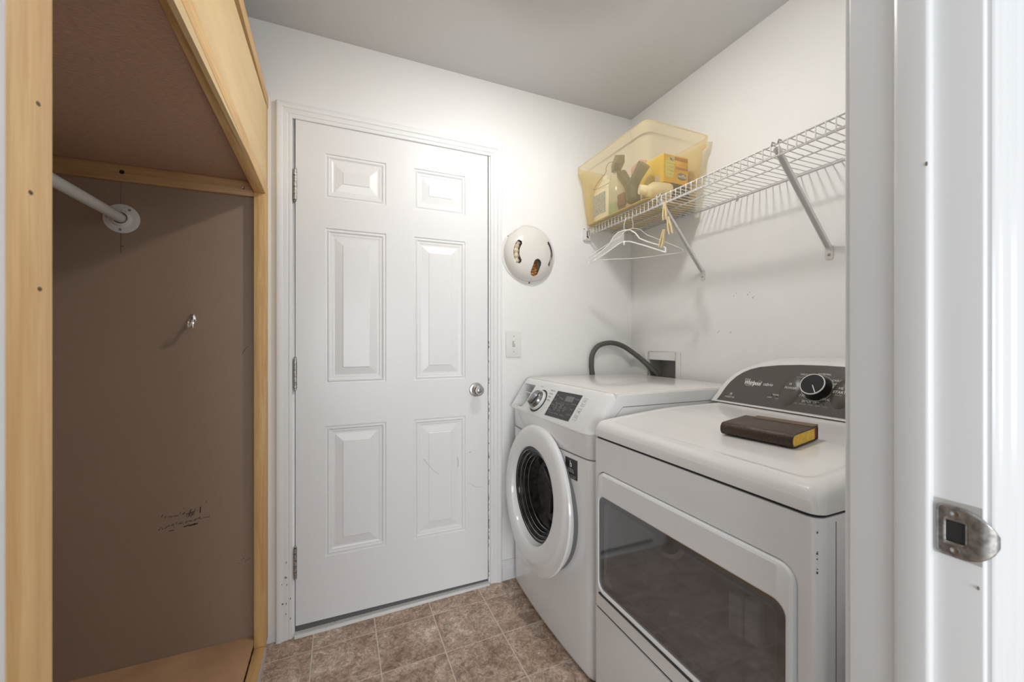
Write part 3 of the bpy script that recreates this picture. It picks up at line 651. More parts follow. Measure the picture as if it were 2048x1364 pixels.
# ------------------------------------------------------------------ dryer
DY0, DY1, DXF, DXB = .430, 1.106, .762, 1.47
dy = thing('clothes_dryer', 'white clothes dryer with wide smoked glass door nearest the doorway', 'dryer', (.79, .768, zf(.8)))
def dplan(x0, z, r=.022, ins=0):
    p = [(DXB,DY1-ins,z)]
    for a_ in range(0, 91, 15): p.append((x0+r-r*math.sin(R(a_)), DY1-ins-r+r*math.cos(R(a_)), z))
    for a_ in range(90, -1, -15): p.append((x0+r-r*math.sin(R(a_)), DY0+ins+r-r*math.cos(R(a_)), z))
    return p + [(DXB,DY0+ins,z)]
body = O('cabinet_body', MB().loft([dplan(DXF,z,ins=i) for z, i in ((.342,.002),(.346,0),(.872,0),(.8765,.003))]), M_white, dy, ang=50)
O('lower_panel', MB().loft([dplan(DXF,z,ins=i) for z, i in ((.040,.002),(.043,0),(.330,0),(.3345,.003))]), M_white, dy, ang=50)
O('panel_gap', MB().loft([dplan(DXF+.004,z,ins=.005) for z in (.330,.346)]), M_dark, dy)
O('lid_gap', MB().loft([dplan(DXF+.005,z,ins=.006) for z in (.870,.888)]), M_dark, dy)
O('side_seam', MB().box(.8065,.8085,DY0-.0004,DY0+.002,.05,.868), mat('seam_grey2', (.25,.25,.25), .6), dy)
# door opening cut in the body
Lo = dy.location
cut = MB().loft([rrect(.4665,1.0765,.390,.778,.034,x) for x in (.70,.774)])
boolean(body, cut)
cut = MB().loft([rrect(.50,1.05,.42,.695,.04,x) for x in (.73,.93)])
boolean(body, cut)
def dring(ins, x, bi=0): return rrect(.4690+ins,1.0740-ins,.3925+ins+bi,.7755-ins,max(.006,.030-ins*.5),x)
def gring(ins, x): return rrect(.4850+ins,1.0675-ins,.4085+ins,.7010-ins,max(.006,.026-ins*.5),x)
dd = O('dryer_door', MB().loft([dring(0,.772),dring(0,.764),dring(.003,.7565),dring(.008,.7535),gring(-.0035,.7540),gring(0,.7565),gring(.001,.762),gring(.006,.7665),gring(.014,.768),gring(.014,.772)], cap0=False, cap1=False), M_white, dy, ang=30)
O('handle_gap', MB().loft([rrect(.500,1.062,.3925,.3975,.0022,x) for x in (.752,.757)]), mat('gap_dark', (.05,.05,.05), .6), dd)
O('door_glass', MB().loft([gring(.0012,x) for x in (.7585,.7615)]), M_glass, dd)
innr = O('inner_door_panel', MB().loft([rrect(.50,1.055,.43,.690,.05,.7735),rrect(.52,1.035,.45,.680,.05,.785),rrect(.56,.99,.475,.68,.05,.790)], cap0=False), mat('inner_grey', (.42,.43,.44), .35, var=.2, vscale=5), dd, ang=60)
O('window_border', MB().loft([gring(.0012,.7632),gring(.020,.7632),gring(.020,.7640),gring(.0012,.7640)], False, False), mat('border_dark', (.035,.033,.033), .3), dd)
O('drum_rim', MB().lathe([(.070,0),(.070,.008),(.064,.014),(.056,.009),(.055,0)], (.790,.812,.692), (-1,0,0), 40), mat('rim_grey', (.9,.9,.9), .2, .6), dd)
O('drum_port', MB().lathe([(.0545,.001),(.050,.004),(.0001,.005)], (.790,.812,.692), (-1,0,0), 40), mat('port_dark', (.03,.03,.03), .3), dd)
O('lint_duct', MB().box(.765,.788,.545,.575,.575,.66).box(.765,.788,.582,.612,.57,.655), mat('duct_grey', (.8,.8,.8), .4), dd, bevel=.004)
# lid: crowned height field with a shallow recessed field
def lidh(x, y):
    pts = ((.760,.905),(.764,.9165),(.770,.9235),(.779,.9290),(.792,.9320),(.84,.9365),(.92,.9440),(1.04,.9535),(1.12,.9560),(1.30,.9570),(1.48,.9570))
    for i in range(len(pts)-1):
        if x <= pts[i+1][0]:
            t = (x-pts[i][0])/(pts[i+1][0]-pts[i][0]); h = pts[i][1]+(pts[i+1][1]-pts[i][1])*t; break
    else: h = .957
    e = min(y-DY0, DY1-y)
    if e < .024: h -= (.024-math.sqrt(max(0,.024**2-(.024-e)**2)))*.9
    # rounded rectangle groove
    cx, cy, ax, ay, rr_ = 1.04, .768, .240, .300, .03
    qx = abs(x-cx)-(ax-rr_); qy = abs(y-cy)-(ay-rr_)
    d = math.hypot(max(qx,0), max(qy,0))+min(max(qx,qy),0)-rr_
    h += -.0018/(1+math.exp((d)/.0022))
    return h
xs_ = [.760,.7605,.762,.764,.767,.770,.774,.779,.785,.790]+[.790+.0022*i for i in range(1,12)]+[.82+.012*i for i in range(0,38)]+[1.28+.02*i for i in range(11)]
ys2 = [DY0, DY0+.0008, DY0+.002,DY0+.005,DY0+.010,DY0+.016,DY0+.024]+[DY0+.026+.004*i for i in range(8)]
ys2 += [DY0+.062+i*(.552/46) for i in range(47)]+[DY1-.054+.004*i for i in range(8)]+[DY1-.024,DY1-.016,DY1-.010,DY1-.005,DY1-.002,DY1-.0008,DY1]
ys2 = sorted(set(round(v,5) for v in ys2))
cr = .024
def lidp(x, y):
    h = lidh(x, y)
    # round the front corners in plan
    e = min(y-DY0, DY1-y); sgn = 1 if y > .768 else -1
    dx = x-.760
    if dx < cr and e < cr:
        u_, v_ = cr-dx, cr-e; m_ = max(u_, v_); L2_ = math.hypot(u_, v_)
        if L2_ > 1e-9:
            k_ = m_/L2_; u_ *= k_; v_ *= k_
            x = .760+cr-u_; y = (DY1-cr+v_) if sgn > 0 else (DY0+cr-v_)
            h = min(h, .957-(0))  
    return (x, y, h)
vs = []; fs = []; nx, ny = len(xs_), len(ys2)
for x in xs_:
    for y in ys2: vs.append(lidp(x, y))
for i in range(nx-1):
    for j in range(ny-1): fs.append((i*ny+j, (i+1)*ny+j, (i+1)*ny+j+1, i*ny+j+1))
per = [(i,0) for i in range(nx)]+[(nx-1,j) for j in range(1,ny)]+[(i,ny-1) for i in range(nx-2,-1,-1)]+[(0,j) for j in range(ny-2,0,-1)]
b0_ = len(vs)
for (i,j) in per: p = vs[i*ny+j]; vs.append((p[0], p[1], .8835))
for q in range(len(per)):
    q2 = (q+1) % len(per); i,j = per[q]; i2,j2_ = per[q2]
    fs.append((i*ny+j, i2*ny+j2_, b0_+q2, b0_+q))
fs.append([b0_+q for q in range(len(per))])
O('lid', MB().add(vs, fs, True), M_wtop if False else mat('lid_enamel', (.83,.825,.815), .2, coat=.3), dy, ang=50)
# console
uc = Vector((.09,0,.158)).normalized(); nc = Vector((-.158,0,.09)).normalized()
def CP(y, s, off=0): return Vector((1.31,y,.9595)) + uc*s + nc*off
arch = [(1.119,0),(1.108,.030),(1.0985,.062),(1.086,.090),(1.068,.114),(1.0486,.1323),(1.026,.148),(.9997,.1608),(.965,.1715),(.9138,.180),(.84,.1840),(.767,.1855)]
arch = arch + [(2*.767-y, s) for y, s in arch[-2::-1]]
arch = [(y-.0, s) for y, s in arch]
iarch = [(1.0925,.0065),(1.084,.030),(1.0765,.058),(1.0655,.084),(1.049,.108),(1.0283,.127),(1.005,.141),(.975,.1520),(.9084,.1635),(.84,.1690),(.767,.1705)]
iarch = iarch + [(2*.767-y, s) for y, s in iarch[-2::-1]]
r1 = [CP(y,s,0) for y,s in arch]; r1b = [CP(.767+(y-.767)*.994,s*.985,.004) for y,s in arch]
r0 = [Vector((1.50, p.y, max(.958, p.z-.004))) for p in r1]
rmid = [Vector((p.x+.05, p.y, p.z+(.012 if p.z > 1.0 else .0))) for p in r1]
cs = O('console', MB().loft([r0, rmid, r1, r1b]), M_whitep, dy, ang=40)
pf = [CP(y,s,.0045) for y,s in iarch]; pf2 = [CP(.767+(y-.767)*.998,s*.996+.0002,.0062) for y,s in iarch]
fp = O('control_panel', MB().loft([pf, pf2]), M_console, cs, ang=40)
edge = [CP(.767+(y-.767)*1.012,s*1.02-.0022,.0043) for y,s in iarch]; edge2 = [CP(.767+(y-.767)*1.006,s*1.01-.0010,.0052) for y,s in iarch]
O('panel_rim', MB().loft([edge, edge2], cap0=False), mat('rim_light', (.62,.60,.57), .3), cs)
def sculpt(y, s, ry, rs, h, name, m):
    m_ = MB(); rg = []
    for k_, hh in ((1,0),(.85,.45),(.6,.85),(.3,1)):
        rg.append([CP(y+ry*k_*math.cos(2*math.pi*q/28), s+rs*k_*math.sin(2*math.pi*q/28), .0058+h*hh) for q in range(28)])
    return O(name, m_.loft(rg, cap0=False), m, fp)
sculpt(.845,.072,.034,.055,.006,'power_button', M_console); sculpt(.700,.080,.030,.050,.007,'start_button', M_console)
dcc = CP(.770,.0915,.0062)
rl = O('knob_scale', MB().lathe([(.0445,.0002),(.0438,.0005),(.0430,.0002)], dcc, nc, 48), M_printd, fp)
kb = O('cycle_knob', MB().lathe([(.040,0),(.0385,.004),(.035,.022),(.0345,.027),(.0335,.0283),(.0001,.0285)], dcc, nc, 48), M_black, fp)
O('knob_ring', MB().lathe([(.0348,.0265),(.0342,.0292),(.0322,.0292),(.0320,.0280)], dcc, nc, 48), mat('ring_white', (.78,.77,.74), .3), kb)
pd = (Vector((0,-1,0))*.50 - uc*.86).normalized(); pn = nc.cross(pd)
O('knob_pointer', MB().prism([dcc+nc*.0287+pd*.004+pn*.0012, dcc+nc*.0287+pd*.031+pn*.0012, dcc+nc*.0287+pd*.031-pn*.0012, dcc+nc*.0287+pd*.004-pn*.0012], nc*.0006), M_print, kb)
def CT(s_, y, s, size, m=M_print, **k): return text(s_, size, CP(y,s,.0062), (0,-1,0), uc, m, fp, off=k.pop('off',.0006), **k)
CT('Whirlpool', .979, .087, .0225, bold=.035, shear=.22, fit=.0625); CT('6th sense', 1.001, .1005, .0085, shear=.3, fit=.020); CT('cabrio', .9225, .087, .0165, shear=.25, bold=.01, fit=.033)
sw_ = MB(); 
pts = [(1.004,.081),(1.000,.076),(.990,.075),(.975,.079),(.960,.092),(.953,.101)]
for i in range(len(pts)-1):
    (y0_, s0_), (y1_, s1_) = pts[i], pts[i+1]; sw_.add([CP(y0_,s0_-.0004,.0068),CP(y1_,s1_-.0004,.0068),CP(y1_,s1_+.0005,.0068),CP(y0_,s0_+.0005,.0068)], [(0,1,2,3)])
O('emblem_swoosh', sw_, M_print, fp, fix=False)
O('emblem_badge', MB().lathe([(.0050,.0002),(.0042,.0006),(.0001,.0007)], CP(1.044,.0365,.0062), nc, 20), M_printd, fp)
CT('ECO', 1.046, .0285, .0060, M_printd); CT('MONITOR', 1.045, .0225, .0082, M_print)
CT('POWER', .8427, .080, .0105, shear=.2, off=.0072); CT('o', .846, .0955, .0150, off=.0072)
CT('START', .7045, .0815, .0115, shear=.2, off=.0080); CT('(Hold)', .7045, .0725, .0070, M_printd, off=.0080); CT('>II', .7035, .0945, .0120, off=.0080)
CT('TIMED DRY', .8125, .0620, .0100, shear=.15); CT('QUICK DRY', .777, .0435, .0095, shear=.15); CT('TOUCH UP', .728, .0575, .0098, shear=.15)
CT('NORMAL', .762, .1400, .0088, shear=.15); CT('DELICATE', .812, .1345, .0082, shear=.15); CT('SANITIZE', .826, .1235, .0080, shear=.15, m=M_printd)
CT('CASUAL', .7205, .1215, .0092, shear=.15, m=M_print); CT('HEAVY', .7175, .1095, .0092, shear=.15); CT('DUTY', .7175, .1005, .0092, shear=.15)
CT('TEMPERATURE', .873, .0525, .0072, shear=.15); CT('LOW', .9025, .0415, .0065); CT('MED  HIGH', .868, .0400, .0062, m=M_printd)
CT('LESS    NORMAL    MORE    DAMP    COOL', .7735, .0330, .0060, wide=.86, m=M_printd)
O('cycle_lights', (lambda m_: [m_.lathe([(.0024,.0002),(.0022,.0008),(.0001,.0008)], CP(y,s,.0062), nc, 10) for y, s in ((.896,.0495),(.880,.0480),(.871,.0475),(.852,.0460),(.803,.0425),(.787,.0420),(.771,.0415),(.754,.0410),(.738,.0405))] and m_)(MB()), M_black, fp)['kind'] = 'stuff'
for y in (.47, 1.07):
    for x in (.83, 1.42): O('foot', MB().lathe([(.02,zf(x)+.0006),(.02,zf(x)+.012),(.012,zf(x)+.014),(.012,.046)], (x,y,0), n=16, cap0=True), M_black, dy)
ck = MB(); rr = random.Random(9)
for i in range(14): 
    z = rr.uniform(.72,.86); y = .4500+rr.uniform(-.004,.004); ck.box(DXF+.0010, DXF+.004, y-.0005, y+.0006, z, z+rr.uniform(.001,.004))
for i in range(6): z = rr.uniform(.77,.86); ck.box(.7662,.770,.4366,.4376+rr.uniform(0,.001), z, z+rr.uniform(.001,.004))

# ------------------------------------------------------------------ book on the dryer
bz = .9465
bk = thing('book', 'small thick book with brown cover and yellow page edges lying on the dryer', 'book', (.97, .69, bz))
ang = math.atan2(-.1725, .0168)
ex = Vector((math.cos(ang), math.sin(ang), 0)); ey = Vector((-ex.y, ex.x, 0))   # ex along the spine, ey away from the viewer
p0 = Vector((.9138, .7537, 0)); Lb, Wb, Tb = .173, .112, .031
slope = .085
def BP(l, w_, h):
    p = p0 + ex*l + ey*w_; zz = lidh(p.x, p.y)*0 + .9435 + (p.x-.914)*slope
    return Vector((p.x, p.y, zz+.0006+h))
def bprof(T0, T1, W0, W1, l, n=10):   # D-shaped section: rounded fore side (w=0)
    pts = []
    hh = (T1-T0)/2; hc = (T0+T1)/2
    for i in range(n+1):
        a_ = R(90+180*i/n); pts.append(BP(l, W0+hh*.75+hh*.75*math.cos(a_), hc+hh*math.sin(a_)))
    pts.append(BP(l, W1, T0)); pts.append(BP(l, W1, T1)); return pts
def cover_mat():
    return mat('worn_brown_leather', (.050,.030,.018), .42, var=.45, vscale=260, bump=.5, bscale=320)
O('cover', MB().loft([bprof(0,Tb,0,Wb,0), bprof(0,Tb,0,Wb,Lb-.004)]), cover_mat(), bk, bevel=.0012, seg=2)
O('cover_edge', MB().loft([bprof(0,Tb,0,Wb,Lb-.004), bprof(0,Tb,0,Wb,Lb), bprof(.0028,Tb-.0028,.0028,Wb,Lb), bprof(.0028,Tb-.0028,.0028,Wb,Lb-.004)], False, False), mat('cover_dark', (.03,.018,.010), .4), bk)
O('pages', MB().loft([bprof(.003,Tb-.003,.003,Wb-.014,Lb-.0035), bprof(.003,Tb-.003,.003,Wb-.014,Lb-.0008)]), mat('gilt_pages', (.78,.50,.045), .45, var=.2, vscale=300, stretch=(1,1,.3)), bk)
O('red_binding', MB().loft([bprof(.003,Tb-.003,Wb-.022,Wb-.002,Lb-.0035,4), bprof(.003,Tb-.003,Wb-.022,Wb-.002,Lb-.0012,4)]), mat('dark_red', (.16,.02,.012), .5), bk)
O('flap', MB().loft([[BP(l, Wb-.018, Tb+.0001), BP(l, Wb+.003, Tb+.0001), BP(l, Wb+.004, Tb+.0030), BP(l, Wb-.016, Tb+.0026)] for l in (.030, Lb-.001)], sm=False), mat('tan_leather', (.15,.095,.055), .5), bk, bevel=.0008)

# ------------------------------------------------------------------ wire shelf
sh = thing('wire_shelf', 'long white wire shelf mounted along the right wall', 'shelf', (1.37, 1.1, 1.78))
XF, ZD_, ZL = 1.215, 1.7805, 1.745; YS0, YS1 = .40, 1.812
rw = .0028
for (x, z, nm) in ((XF,ZD_+.001,'rail'),(XF,ZL,'rail'),(XF+.014,ZL+.010,'rail'),(1.512,1.7835,'rail'),(1.37,1.7775,'rail')):
    O(nm, MB().tube([(x,YS0,z),(x,YS1,z)], rw, 8), M_wire, sh)
wm = None; i = 0
y = YS1-.008
while y > YS0+.01:
    if wm is None:
        wo = O('wire', MB().tube([(1.511,0,1.7832),(1.36,0,1.7812),(XF+.006,0,1.7845),(XF-.0018,0,1.7835),(XF-.0036,0,1.779),(XF-.0036,0,ZL+.001),(XF-.001,0,ZL-.004)], .0017, 6), M_wire); wo['x'] = 0
        del wo['x']; wo.parent = sh; wo.matrix_parent_inverse = Matrix.Identity(4)
        for v in wo.data.vertices: v.co.x -= sh.location.x; v.co.z -= sh.location.z
        wm = wo.data; wo.location.y = y-sh.location.y
    else:
        wo = bpy.data.objects.new('wire', wm); COL.objects.link(wo); wo.parent = sh; wo.location.y = y-sh.location.y
    y -= .0252
for y in (1.7319,1.4647,1.1678,.7762,.5):
    O('wall_clip', MB().box(1.503,1.5195,y-.005,y+.005,1.776,1.792).lathe([(.006,0),(.006,.004),(.0001,.005)], (1.5185,y,1.797), (-1,0,0), 10), M_whitep, sh, bevel=.001, seg=1)
O('end_bracket', MB().box(1.196,1.240,1.8145,1.8316,1.722,1.778).box(1.203,1.212,1.806,1.816,1.728,1.735), M_whitep, sh, bevel=.002)
O('end_bracket_slot', MB().box(1.2115,1.2205,1.8128,1.8150,1.733,1.772), M_dark, sh)
O('screw', MB().lathe([(.004,0),(.004,.003),(.0001,.004)], (1.204,1.828,1.782), (0,-1,0), 10), M_oldmetal, sh)
def strut(yt, yb):
    a_ = Vector((XF+.002, yt, 1.772)); b_ = Vector((1.5155, yb, 1.503)); d = (b_-a_).normalized(); s_ = Vector((0,1,0)); n_ = d.cross(s_).normalized()
    pr = [(-.0085,-.006),(-.0085,.004),(.0085,.004),(.0085,-.006),(.0065,-.006),(.0065,.002),(-.0065,.002),(-.0065,-.006)]
    o = O('brace', MB().loft([[p + s_*q + n_*r_ for q, r_ in pr] for p in (a_, b_)], sm=False), M_wiresteel, sh)
    O('hook_clip', MB().tube([(XF+.010,yt-.010,1.790),(XF-.002,yt-.010,1.791),(XF-.006,yt-.010,1.780)], .0022, 6).tube([(XF+.010,yt+.010,1.790),(XF-.002,yt+.010,1.791),(XF-.006,yt+.010,1.780)], .0022, 6), M_oldmetal, o)
    O('foot_plate', MB().loft([rrect(yb-.012,yb+.012,1.462,1.508,.005,x) for x in (1.5165,1.5196)]), M_wire, o)
    O('screw', MB().lathe([(.0045,0),(.004,.0025),(.0001,.003)], (1.5165,yb,1.478), (-1,0,0), 12), M_oldmetal, o)
strut(1.292, 1.3427); strut(.807, .8286)
# marks on the right wall
# ------------------------------------------------------------------ bin and what it holds
def bring(t, out=0, x=None):
    x0 = 1.190+(1.150-1.190)*t-out; x1 = 1.470+(1.490-1.470)*t+out*.6; y0 = 1.333+(1.292-1.333)*t-out; y1 = 1.790+(1.803-1.790)*t+out*.5
    z = 1.7872+(2.083-1.7872)*t; r = .035; pts = []
    for cx, cy, a0 in ((x1-r,y1-r,0),(x0+r,y1-r,90),(x0+r,y0+r,180),(x1-r,y0+r,270)):
        for i in range(7):
            a_ = R(a0+15*i); pts.append((cx+r*math.cos(a_), cy+r*math.sin(a_), z))
    return pts
bn = thing('storage_bin', 'large translucent yellowed plastic tote at the far end of the wire shelf', 'storage bin', (1.33, 1.56, 1.7872))
O('tub', MB().loft([bring(.0),bring(.02,.004),bring(.5,.004),bring(.84,.004)], False, False), M_bin, bn)
O('base', MB().loft([bring(.001),bring(.012)]), M_binb, bn)
O('rim', MB().loft([bring(.84,.004),bring(.85,.013),bring(.985,.015),bring(1.0,.013),bring(1.0,.004)], False, False), M_bin, bn)
for (x, y) in ((1.49,1.31),(1.17,1.31)): pass
G = 'cleaning supplies inside the yellowed tote'
def jug(x, y, z, w_, d_, h):
    t = thing('detergent_jug', 'white plastic jug with blue-grey label, far left inside the tote', 'jug', (x,y,z), G)
    def sec(k, zz, sh_=0): return [(x+(d_/2*k)*math.copysign(abs(math.cos(R(a)))**.6, math.cos(R(a))), y+sh_+(w_/2*k)*math.copysign(abs(math.sin(R(a)))**.6, math.sin(R(a))), zz) for a in range(0,360,15)]
    O('bottle', MB().loft([sec(.92,z),sec(1,z+.008),sec(1,z+h*.62),sec(.85,z+h*.74),sec(.5,z+h*.86),sec(.28,z+h*.92),sec(.28,z+h)]), mat('jug_white', (.95,.94,.92), .35), t)
    O('label', MB().box(x-d_/2-.0012, x-d_/2+.004, y-w_*.36, y+w_*.36, z+.03, z+h*.58), mat('jug_label', (.40,.47,.58), .5, var=.3, vscale=120), t)
jug(1.252, 1.700, 1.796, .135, .090, .228)
def sprayer(x, y, z, h, r, colb, colh, label, liquid=None, yaw=0, hl=1):
    t = thing('spray_bottle', label, 'spray bottle', (x,y,z), G)
    O('bottle', MB().lathe([(.0001,z),(r*.94,z),(r,z+.006),(r,z+h*.55),(r*.75,z+h*.68),(r*.36,z+h*.78),(r*.36,z+h*.82)], (x,y,0), n=24), colb, t)
    if liquid: O('liquid', MB().lathe([(.0001,z+.002),(r*.90,z+.002),(r*.92,z+h*.20),(.0001,z+h*.20)], (x,y,0), n=24), liquid, t)
    c, s = math.cos(yaw), math.sin(yaw)
    def Q(a, b, zz): return (x+a*c-b*s, y+a*s+b*c, zz)
    z1 = z+h*.82
    def bx(a0,a1,b0,b1,q0,q1,dz=0): return [Q(a0,b0,q0+dz),Q(a1,b0,q0),Q(a1,b1,q0),Q(a0,b1,q0+dz),Q(a0,b0,q1),Q(a1,b0,q1),Q(a1,b1,q1),Q(a0,b1,q1)]
    hd = MB().hexa(bx(-.052*hl,.035,-.015*hl,.015*hl,z1+.008,z1+.046)).hexa(bx(-.018,.018,-.016,.016,z1-.004,z1+.014))
    ho = O('spray_head', hd, colh, t, bevel=.004)
    O('trigger', MB().hexa([Q(-.040,-.006,z1-.03),Q(-.032,-.006,z1-.03),Q(-.032,.006,z1-.03),Q(-.040,.006,z1-.03),Q(-.026,-.006,z1+.014),Q(-.016,-.006,z1+.014),Q(-.016,.006,z1+.014),Q(-.026,.006,z1+.014)]), colh, ho, bevel=.002)
sprayer(1.235, 1.592, 1.796, .255, .040, M_clear, mat('dark_green_head', (.022,.040,.022), .4), 'clear spray bottle with dark green trigger head and green liquid', mat('green_liquid', (.05,.36,.03), .15), R(62), 1.5)
sprayer(1.345, 1.575, 1.796, .250, .038, mat('cream_bottle', (.80,.76,.64), .4), mat('dusty_pink_head', (.58,.30,.28), .4), 'cream spray bottle with pink trigger head, behind the clear one', None, R(75), 1.25)
# forked dark tool
fk = thing('forked_tool', 'dark green forked plastic handle leaning in the middle of the tote', 'tool', (1.215,1.50,1.80), G)
MG = mat('dark_green_plastic', (.025,.036,.026), .45, var=.2, vscale=40)
O('stem', MB().tube([(1.224,1.460,1.820),(1.226,1.466,1.850),(1.228,1.477,1.895)], [.030,.033,.030], 10), MG, fk)
O('prong', MB().tube([(1.228,1.477,1.885),(1.230,1.442,1.925),(1.234,1.402,1.965)], [.026,.025,.029], 10), MG, fk)
O('prong', MB().tube([(1.228,1.482,1.885),(1.224,1.516,1.935),(1.222,1.540,1.970)], [.025,.022,.024], 10), MG, fk)
O('sponge_head', MB().box(1.200,1.222,1.500,1.548,1.815,1.872), mat('maroon_sponge', (.17,.085,.085), .9, bump=.8, bscale=200), fk, bevel=.006)
# lying bottle
lbt = thing('lotion_bottle', 'cream bottle lying on its side with a white cap, in front of the yellow box', 'bottle', (1.28,1.40,1.83), G)
A_ = Vector((1.222,1.408,1.852)); Dv = Vector((.88,-.34,-.10)).normalized()
O('bottle', MB().lathe([(.016,.02),(.026,.03),(.037,.045),(.040,.07),(.040,.118),(.036,.128),(.0001,.130)], A_, Dv, 24), mat('cream_lotion', (.78,.74,.62), .35), lbt)
O('cap', MB().lathe([(.0001,-.008),(.019,-.008),(.021,-.004),(.021,.020),(.016,.024)], A_, Dv, 24), mat('cap_white', (.93,.92,.88), .3), lbt)
# yellow box
yb_ = thing('duster_box', 'yellow and orange cardboard box of duster refills in the tote', 'box', (1.385,1.43,1.886), G)
x0,x1,y0,y1,z0,z1 = 1.308,1.452,1.365,1.515,1.887,2.012
O('carton', MB().box(x0,x1,y0,y1,z0,z1), mat('yellow_card', (.86,.60,.05), .45, var=.08, vscale=12), yb_, bevel=.001, seg=1)
O('front_print', MB().box(x0+.002,x1-.001,y0-.0008,y0+.0001,z0+.001,z1-.001), mat('orange_print', (.80,.46,.03), .45, var=.25, vscale=14), yb_)
def blob(cx, cz, rx, rz, m, nm, yy, sq=1): 
    return O(nm, MB().loft([[(cx+rx*math.copysign(abs(math.cos(a))**sq,math.cos(a)), q, cz+rz*math.sin(a)) for a in [2*math.pi*k/24 for k in range(24)]] for q in (yy, yy-.0006)], sm=False), m, yb_)
blob(x0+.034,1.950,.028,.048, mat('duster_lime', (.62,.62,.16), .6, var=.25, vscale=30), 'duster_print', y0-.0008)
for q in range(5): blob(x0+.032+q*.002,1.915+q*.016,.026,.004, mat('duster_stripe', (.74,.73,.30), .6), 'duster_print', y0-.0015)
blob(x0+.052,1.996,.016,.010, mat('grey_patch', (.55,.50,.35), .6), 'handle_print', y0-.0008)
O('brown_band', MB().box(x0+.065,x1-.003,y0-.0014,y0-.0006,1.990,2.006).box(x0+.070,x1-.003,y0-.0014,y0-.0006,1.952,1.962), mat('brown_print', (.42,.16,.03), .5), yb_)
blob(x0+.107,1.922,.030,.016, mat('oval_blue', (.10,.16,.20), .5), 'printed_oval', y0-.0008)
text('swiffer', .022, (x0+.107,y0-.0008,1.923), (1,0,0), (0,0,1), M_print, yb_, off=.0012, bold=.02, shear=.15)
O('barcode', MB().box(x0-.0008,x0+.0002,1.385,1.415,1.892,1.925), mat('barcode_pale', (.62,.55,.50), .6, var=.3, vscale=300, stretch=(1,4,.1)), yb_)
dk = O('dark_box', MB().box(1.345,1.450,1.362,1.50,1.793,1.832), mat('brown_card', (.13,.09,.075), .6), None, bevel=.001, seg=1)
tag(dk, 'flat dark brown box under the yellow duster box in the tote', 'box', G)
dk2 = O('black_tray', MB().box(1.350,1.455,1.360,1.52,1.8335,1.8855), mat('black_card', (.05,.05,.05), .6), None, bevel=.002, seg=1)
tag(dk2, 'dark carton between the brown box and the yellow duster box', 'box', G)
whp = cat_rom([(1.205,1.742,1.962),(1.205,1.70,1.990),(1.206,1.655,2.008),(1.207,1.640,2.020),(1.207,1.640,2.038),(1.207,1.618,2.052),(1.207,1.590,2.045),(1.207,1.58,2.03)], 5)
wh = O('wire_hanger', MB().tube(whp, .0014, 6).tube([(1.205,1.742,1.962),(1.205,1.70,1.957),(1.205,1.60,1.952)], .0014, 6), mat('dark_wire', (.14,.12,.08), .4, .6))
tag(wh, 'dark thin wire hanger standing inside the yellowed tote', 'hanger', G)

# ------------------------------------------------------------------ hangers on the front rail
def frame_pt(c, d): return lambda l, z: (c[0]+d[0]*l, c[1]+d[1]*l, z)
F1 = frame_pt((1.1935,1.4870), Vector((.375,-.927,0)))
h1 = thing('plastic_hanger', 'white double-bar plastic hanger on the shelf front rail', 'hanger', (1.215,1.468,1.745))
O('hook', MB().tube(cat_rom([(1.1935,1.487,1.690),(1.1935,1.487,1.716),(1.200,1.487,1.738),(1.212,1.487,1.7515),(1.225,1.487,1.746)], 6), .0018, 8), mat('hanger_hook', (.72,.68,.58), .3), h1)
up_ = [(-.193,1.560),(-.185,1.578),(-.11,1.618),(-.075,1.640),(-.055,1.668),(-.030,1.686),(0,1.690),(.030,1.686),(.055,1.668),(.075,1.640),(.11,1.620),(.180,1.588),(.192,1.580),(.193,1.560)]
M_h = mat('hanger_white', (.86,.86,.84), .3)
O('upper_bar', MB().tube([F1(l,z) for l,z in up_], .0032, 8), M_h, h1)
O('lower_bar', MB().tube([F1(l,z) for l,z in [(-.193,1.560),(-.10,1.598),(-.03,1.632),(0,1.640),(.03,1.634),(.10,1.604),(.193,1.560)]], .0032, 8), M_h, h1)
O('web', MB().add([F1(l,z) for l,z in [(-.185,1.570),(-.11,1.616),(-.072,1.640),(-.052,1.666),(-.028,1.684),(0,1.688),(0,1.641),(-.03,1.633),(-.10,1.599)]], [tuple(range(9))]), see_through('hanger_web_plastic', (.8,.8,.78), .5), h1, fix=False)
O('tab', MB().tube([F1(0,1.640),F1(0,1.622)], .0042, 8), M_h, h1)
F2 = frame_pt((1.207,1.444), Vector((.711,-.703,0)))
h2 = thing('wire_hanger', 'thin white wire hanger beside the plastic one on the shelf rail', 'hanger', (1.215,1.452,1.745))
O('hook', MB().tube(cat_rom([(1.207,1.444,1.690),(1.209,1.446,1.715),(1.204,1.446,1.735),(1.212,1.446,1.7525),(1.225,1.446,1.746)], 6), .0015, 6), mat('wire_hook', (.70,.66,.55), .3), h2)
O('frame', MB().tube(cat_rom([F2(0,1.690),F2(-.03,1.682),F2(-.06,1.655),F2(-.09,1.640),F2(-.195,1.580),F2(-.205,1.566),F2(-.19,1.560),F2(-.08,1.558),F2(.02,1.556),F2(.10,1.560),F2(.195,1.566),F2(.205,1.574),F2(.195,1.585),F2(.09,1.640),F2(.06,1.655),F2(.03,1.682),F2(0,1.690)], 5), .0014, 6), M_h, h2)
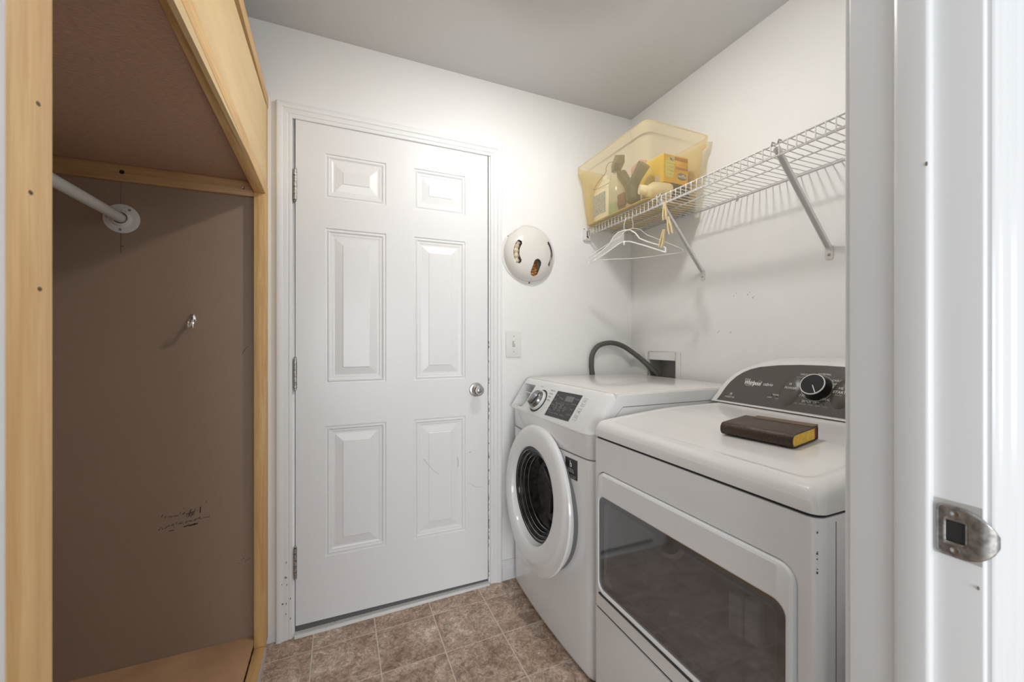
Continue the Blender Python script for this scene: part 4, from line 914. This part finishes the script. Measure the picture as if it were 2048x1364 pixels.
# clothes pegs
def peg(top, tilt, yaw, label, first=False):
    t = thing('clothespin', label, 'clothespin', top, 'clothespins clipped in a chain on the shelf rail')
    M_p = mat('pale_peg_wood', (.80,.66,.38), .5)
    for s in (-1, 1):
        p = MB(); L = .072
        pr = [(0,.0012),(.020,.0006),(.036,.0026),(.052,.0040),(L,.0050)]
        rings = []
        for l, o in pr:
            th_ = .0056 if 0 < l < L else .0035
            rings.append([Vector((s*o,-.0045,-l)),Vector((s*(o+th_),-.0045,-l)),Vector((s*(o+th_),.0045,-l)),Vector((s*o,.0045,-l))])
        Rm = Matrix.Rotation(yaw,3,'Z') @ Matrix.Rotation(tilt,3,'Y')
        rings = [[Vector(top)+Rm@q for q in r_] for r_ in rings]
        O('leg', p.loft(rings, sm=False), M_p, t)
    Rm = Matrix.Rotation(yaw,3,'Z') @ Matrix.Rotation(tilt,3,'Y')
    O('spring', MB().tube([Vector(top)+Rm@Vector((.006*math.cos(a),-.005+.01*a/12.6,-.030+.005*math.sin(a))) for a in [i*.63 for i in range(21)]], .0010, 6), mat('yellow_spring', (.72,.66,.05), .4), t)
peg((1.211,1.256,1.748), 0, R(100), 'pale wooden clothespin clipped upright on the shelf rail, topmost of three')
peg((1.212,1.240,1.684), R(10), R(110), 'middle clothespin of the hanging chain, jaws spread below the top one')
peg((1.214,1.262,1.640), R(-14), R(100), 'lowest clothespin of the hanging chain, hanging free')
# small dents on walls
wd_ = MB(); rr = random.Random(2)
for (y, z) in ((1.18,1.38),(1.12,1.377),(1.10,1.36),(1.26,1.225),(1.20,1.222)):
    for q in range(3): a_ = rr.uniform(-.006,.006); wd_.box(XR-.0006, XR, y+a_, y+a_+.0035, z-a_, z-a_+.0025)
for (y, z) in ((1.742,1.071),): wd_.box(XR-.001, XR, y, y+.006, z, z+.008)
o = O('wall_chips', wd_, mat('plaster_grey', (.36,.34,.32), .8), bpy.data.objects['wall_right']); o['kind'] = 'stuff'
o = O('chips', ck, mat('enamel_chip', (.035,.03,.03), .7), dy); o['kind'] = 'stuff'
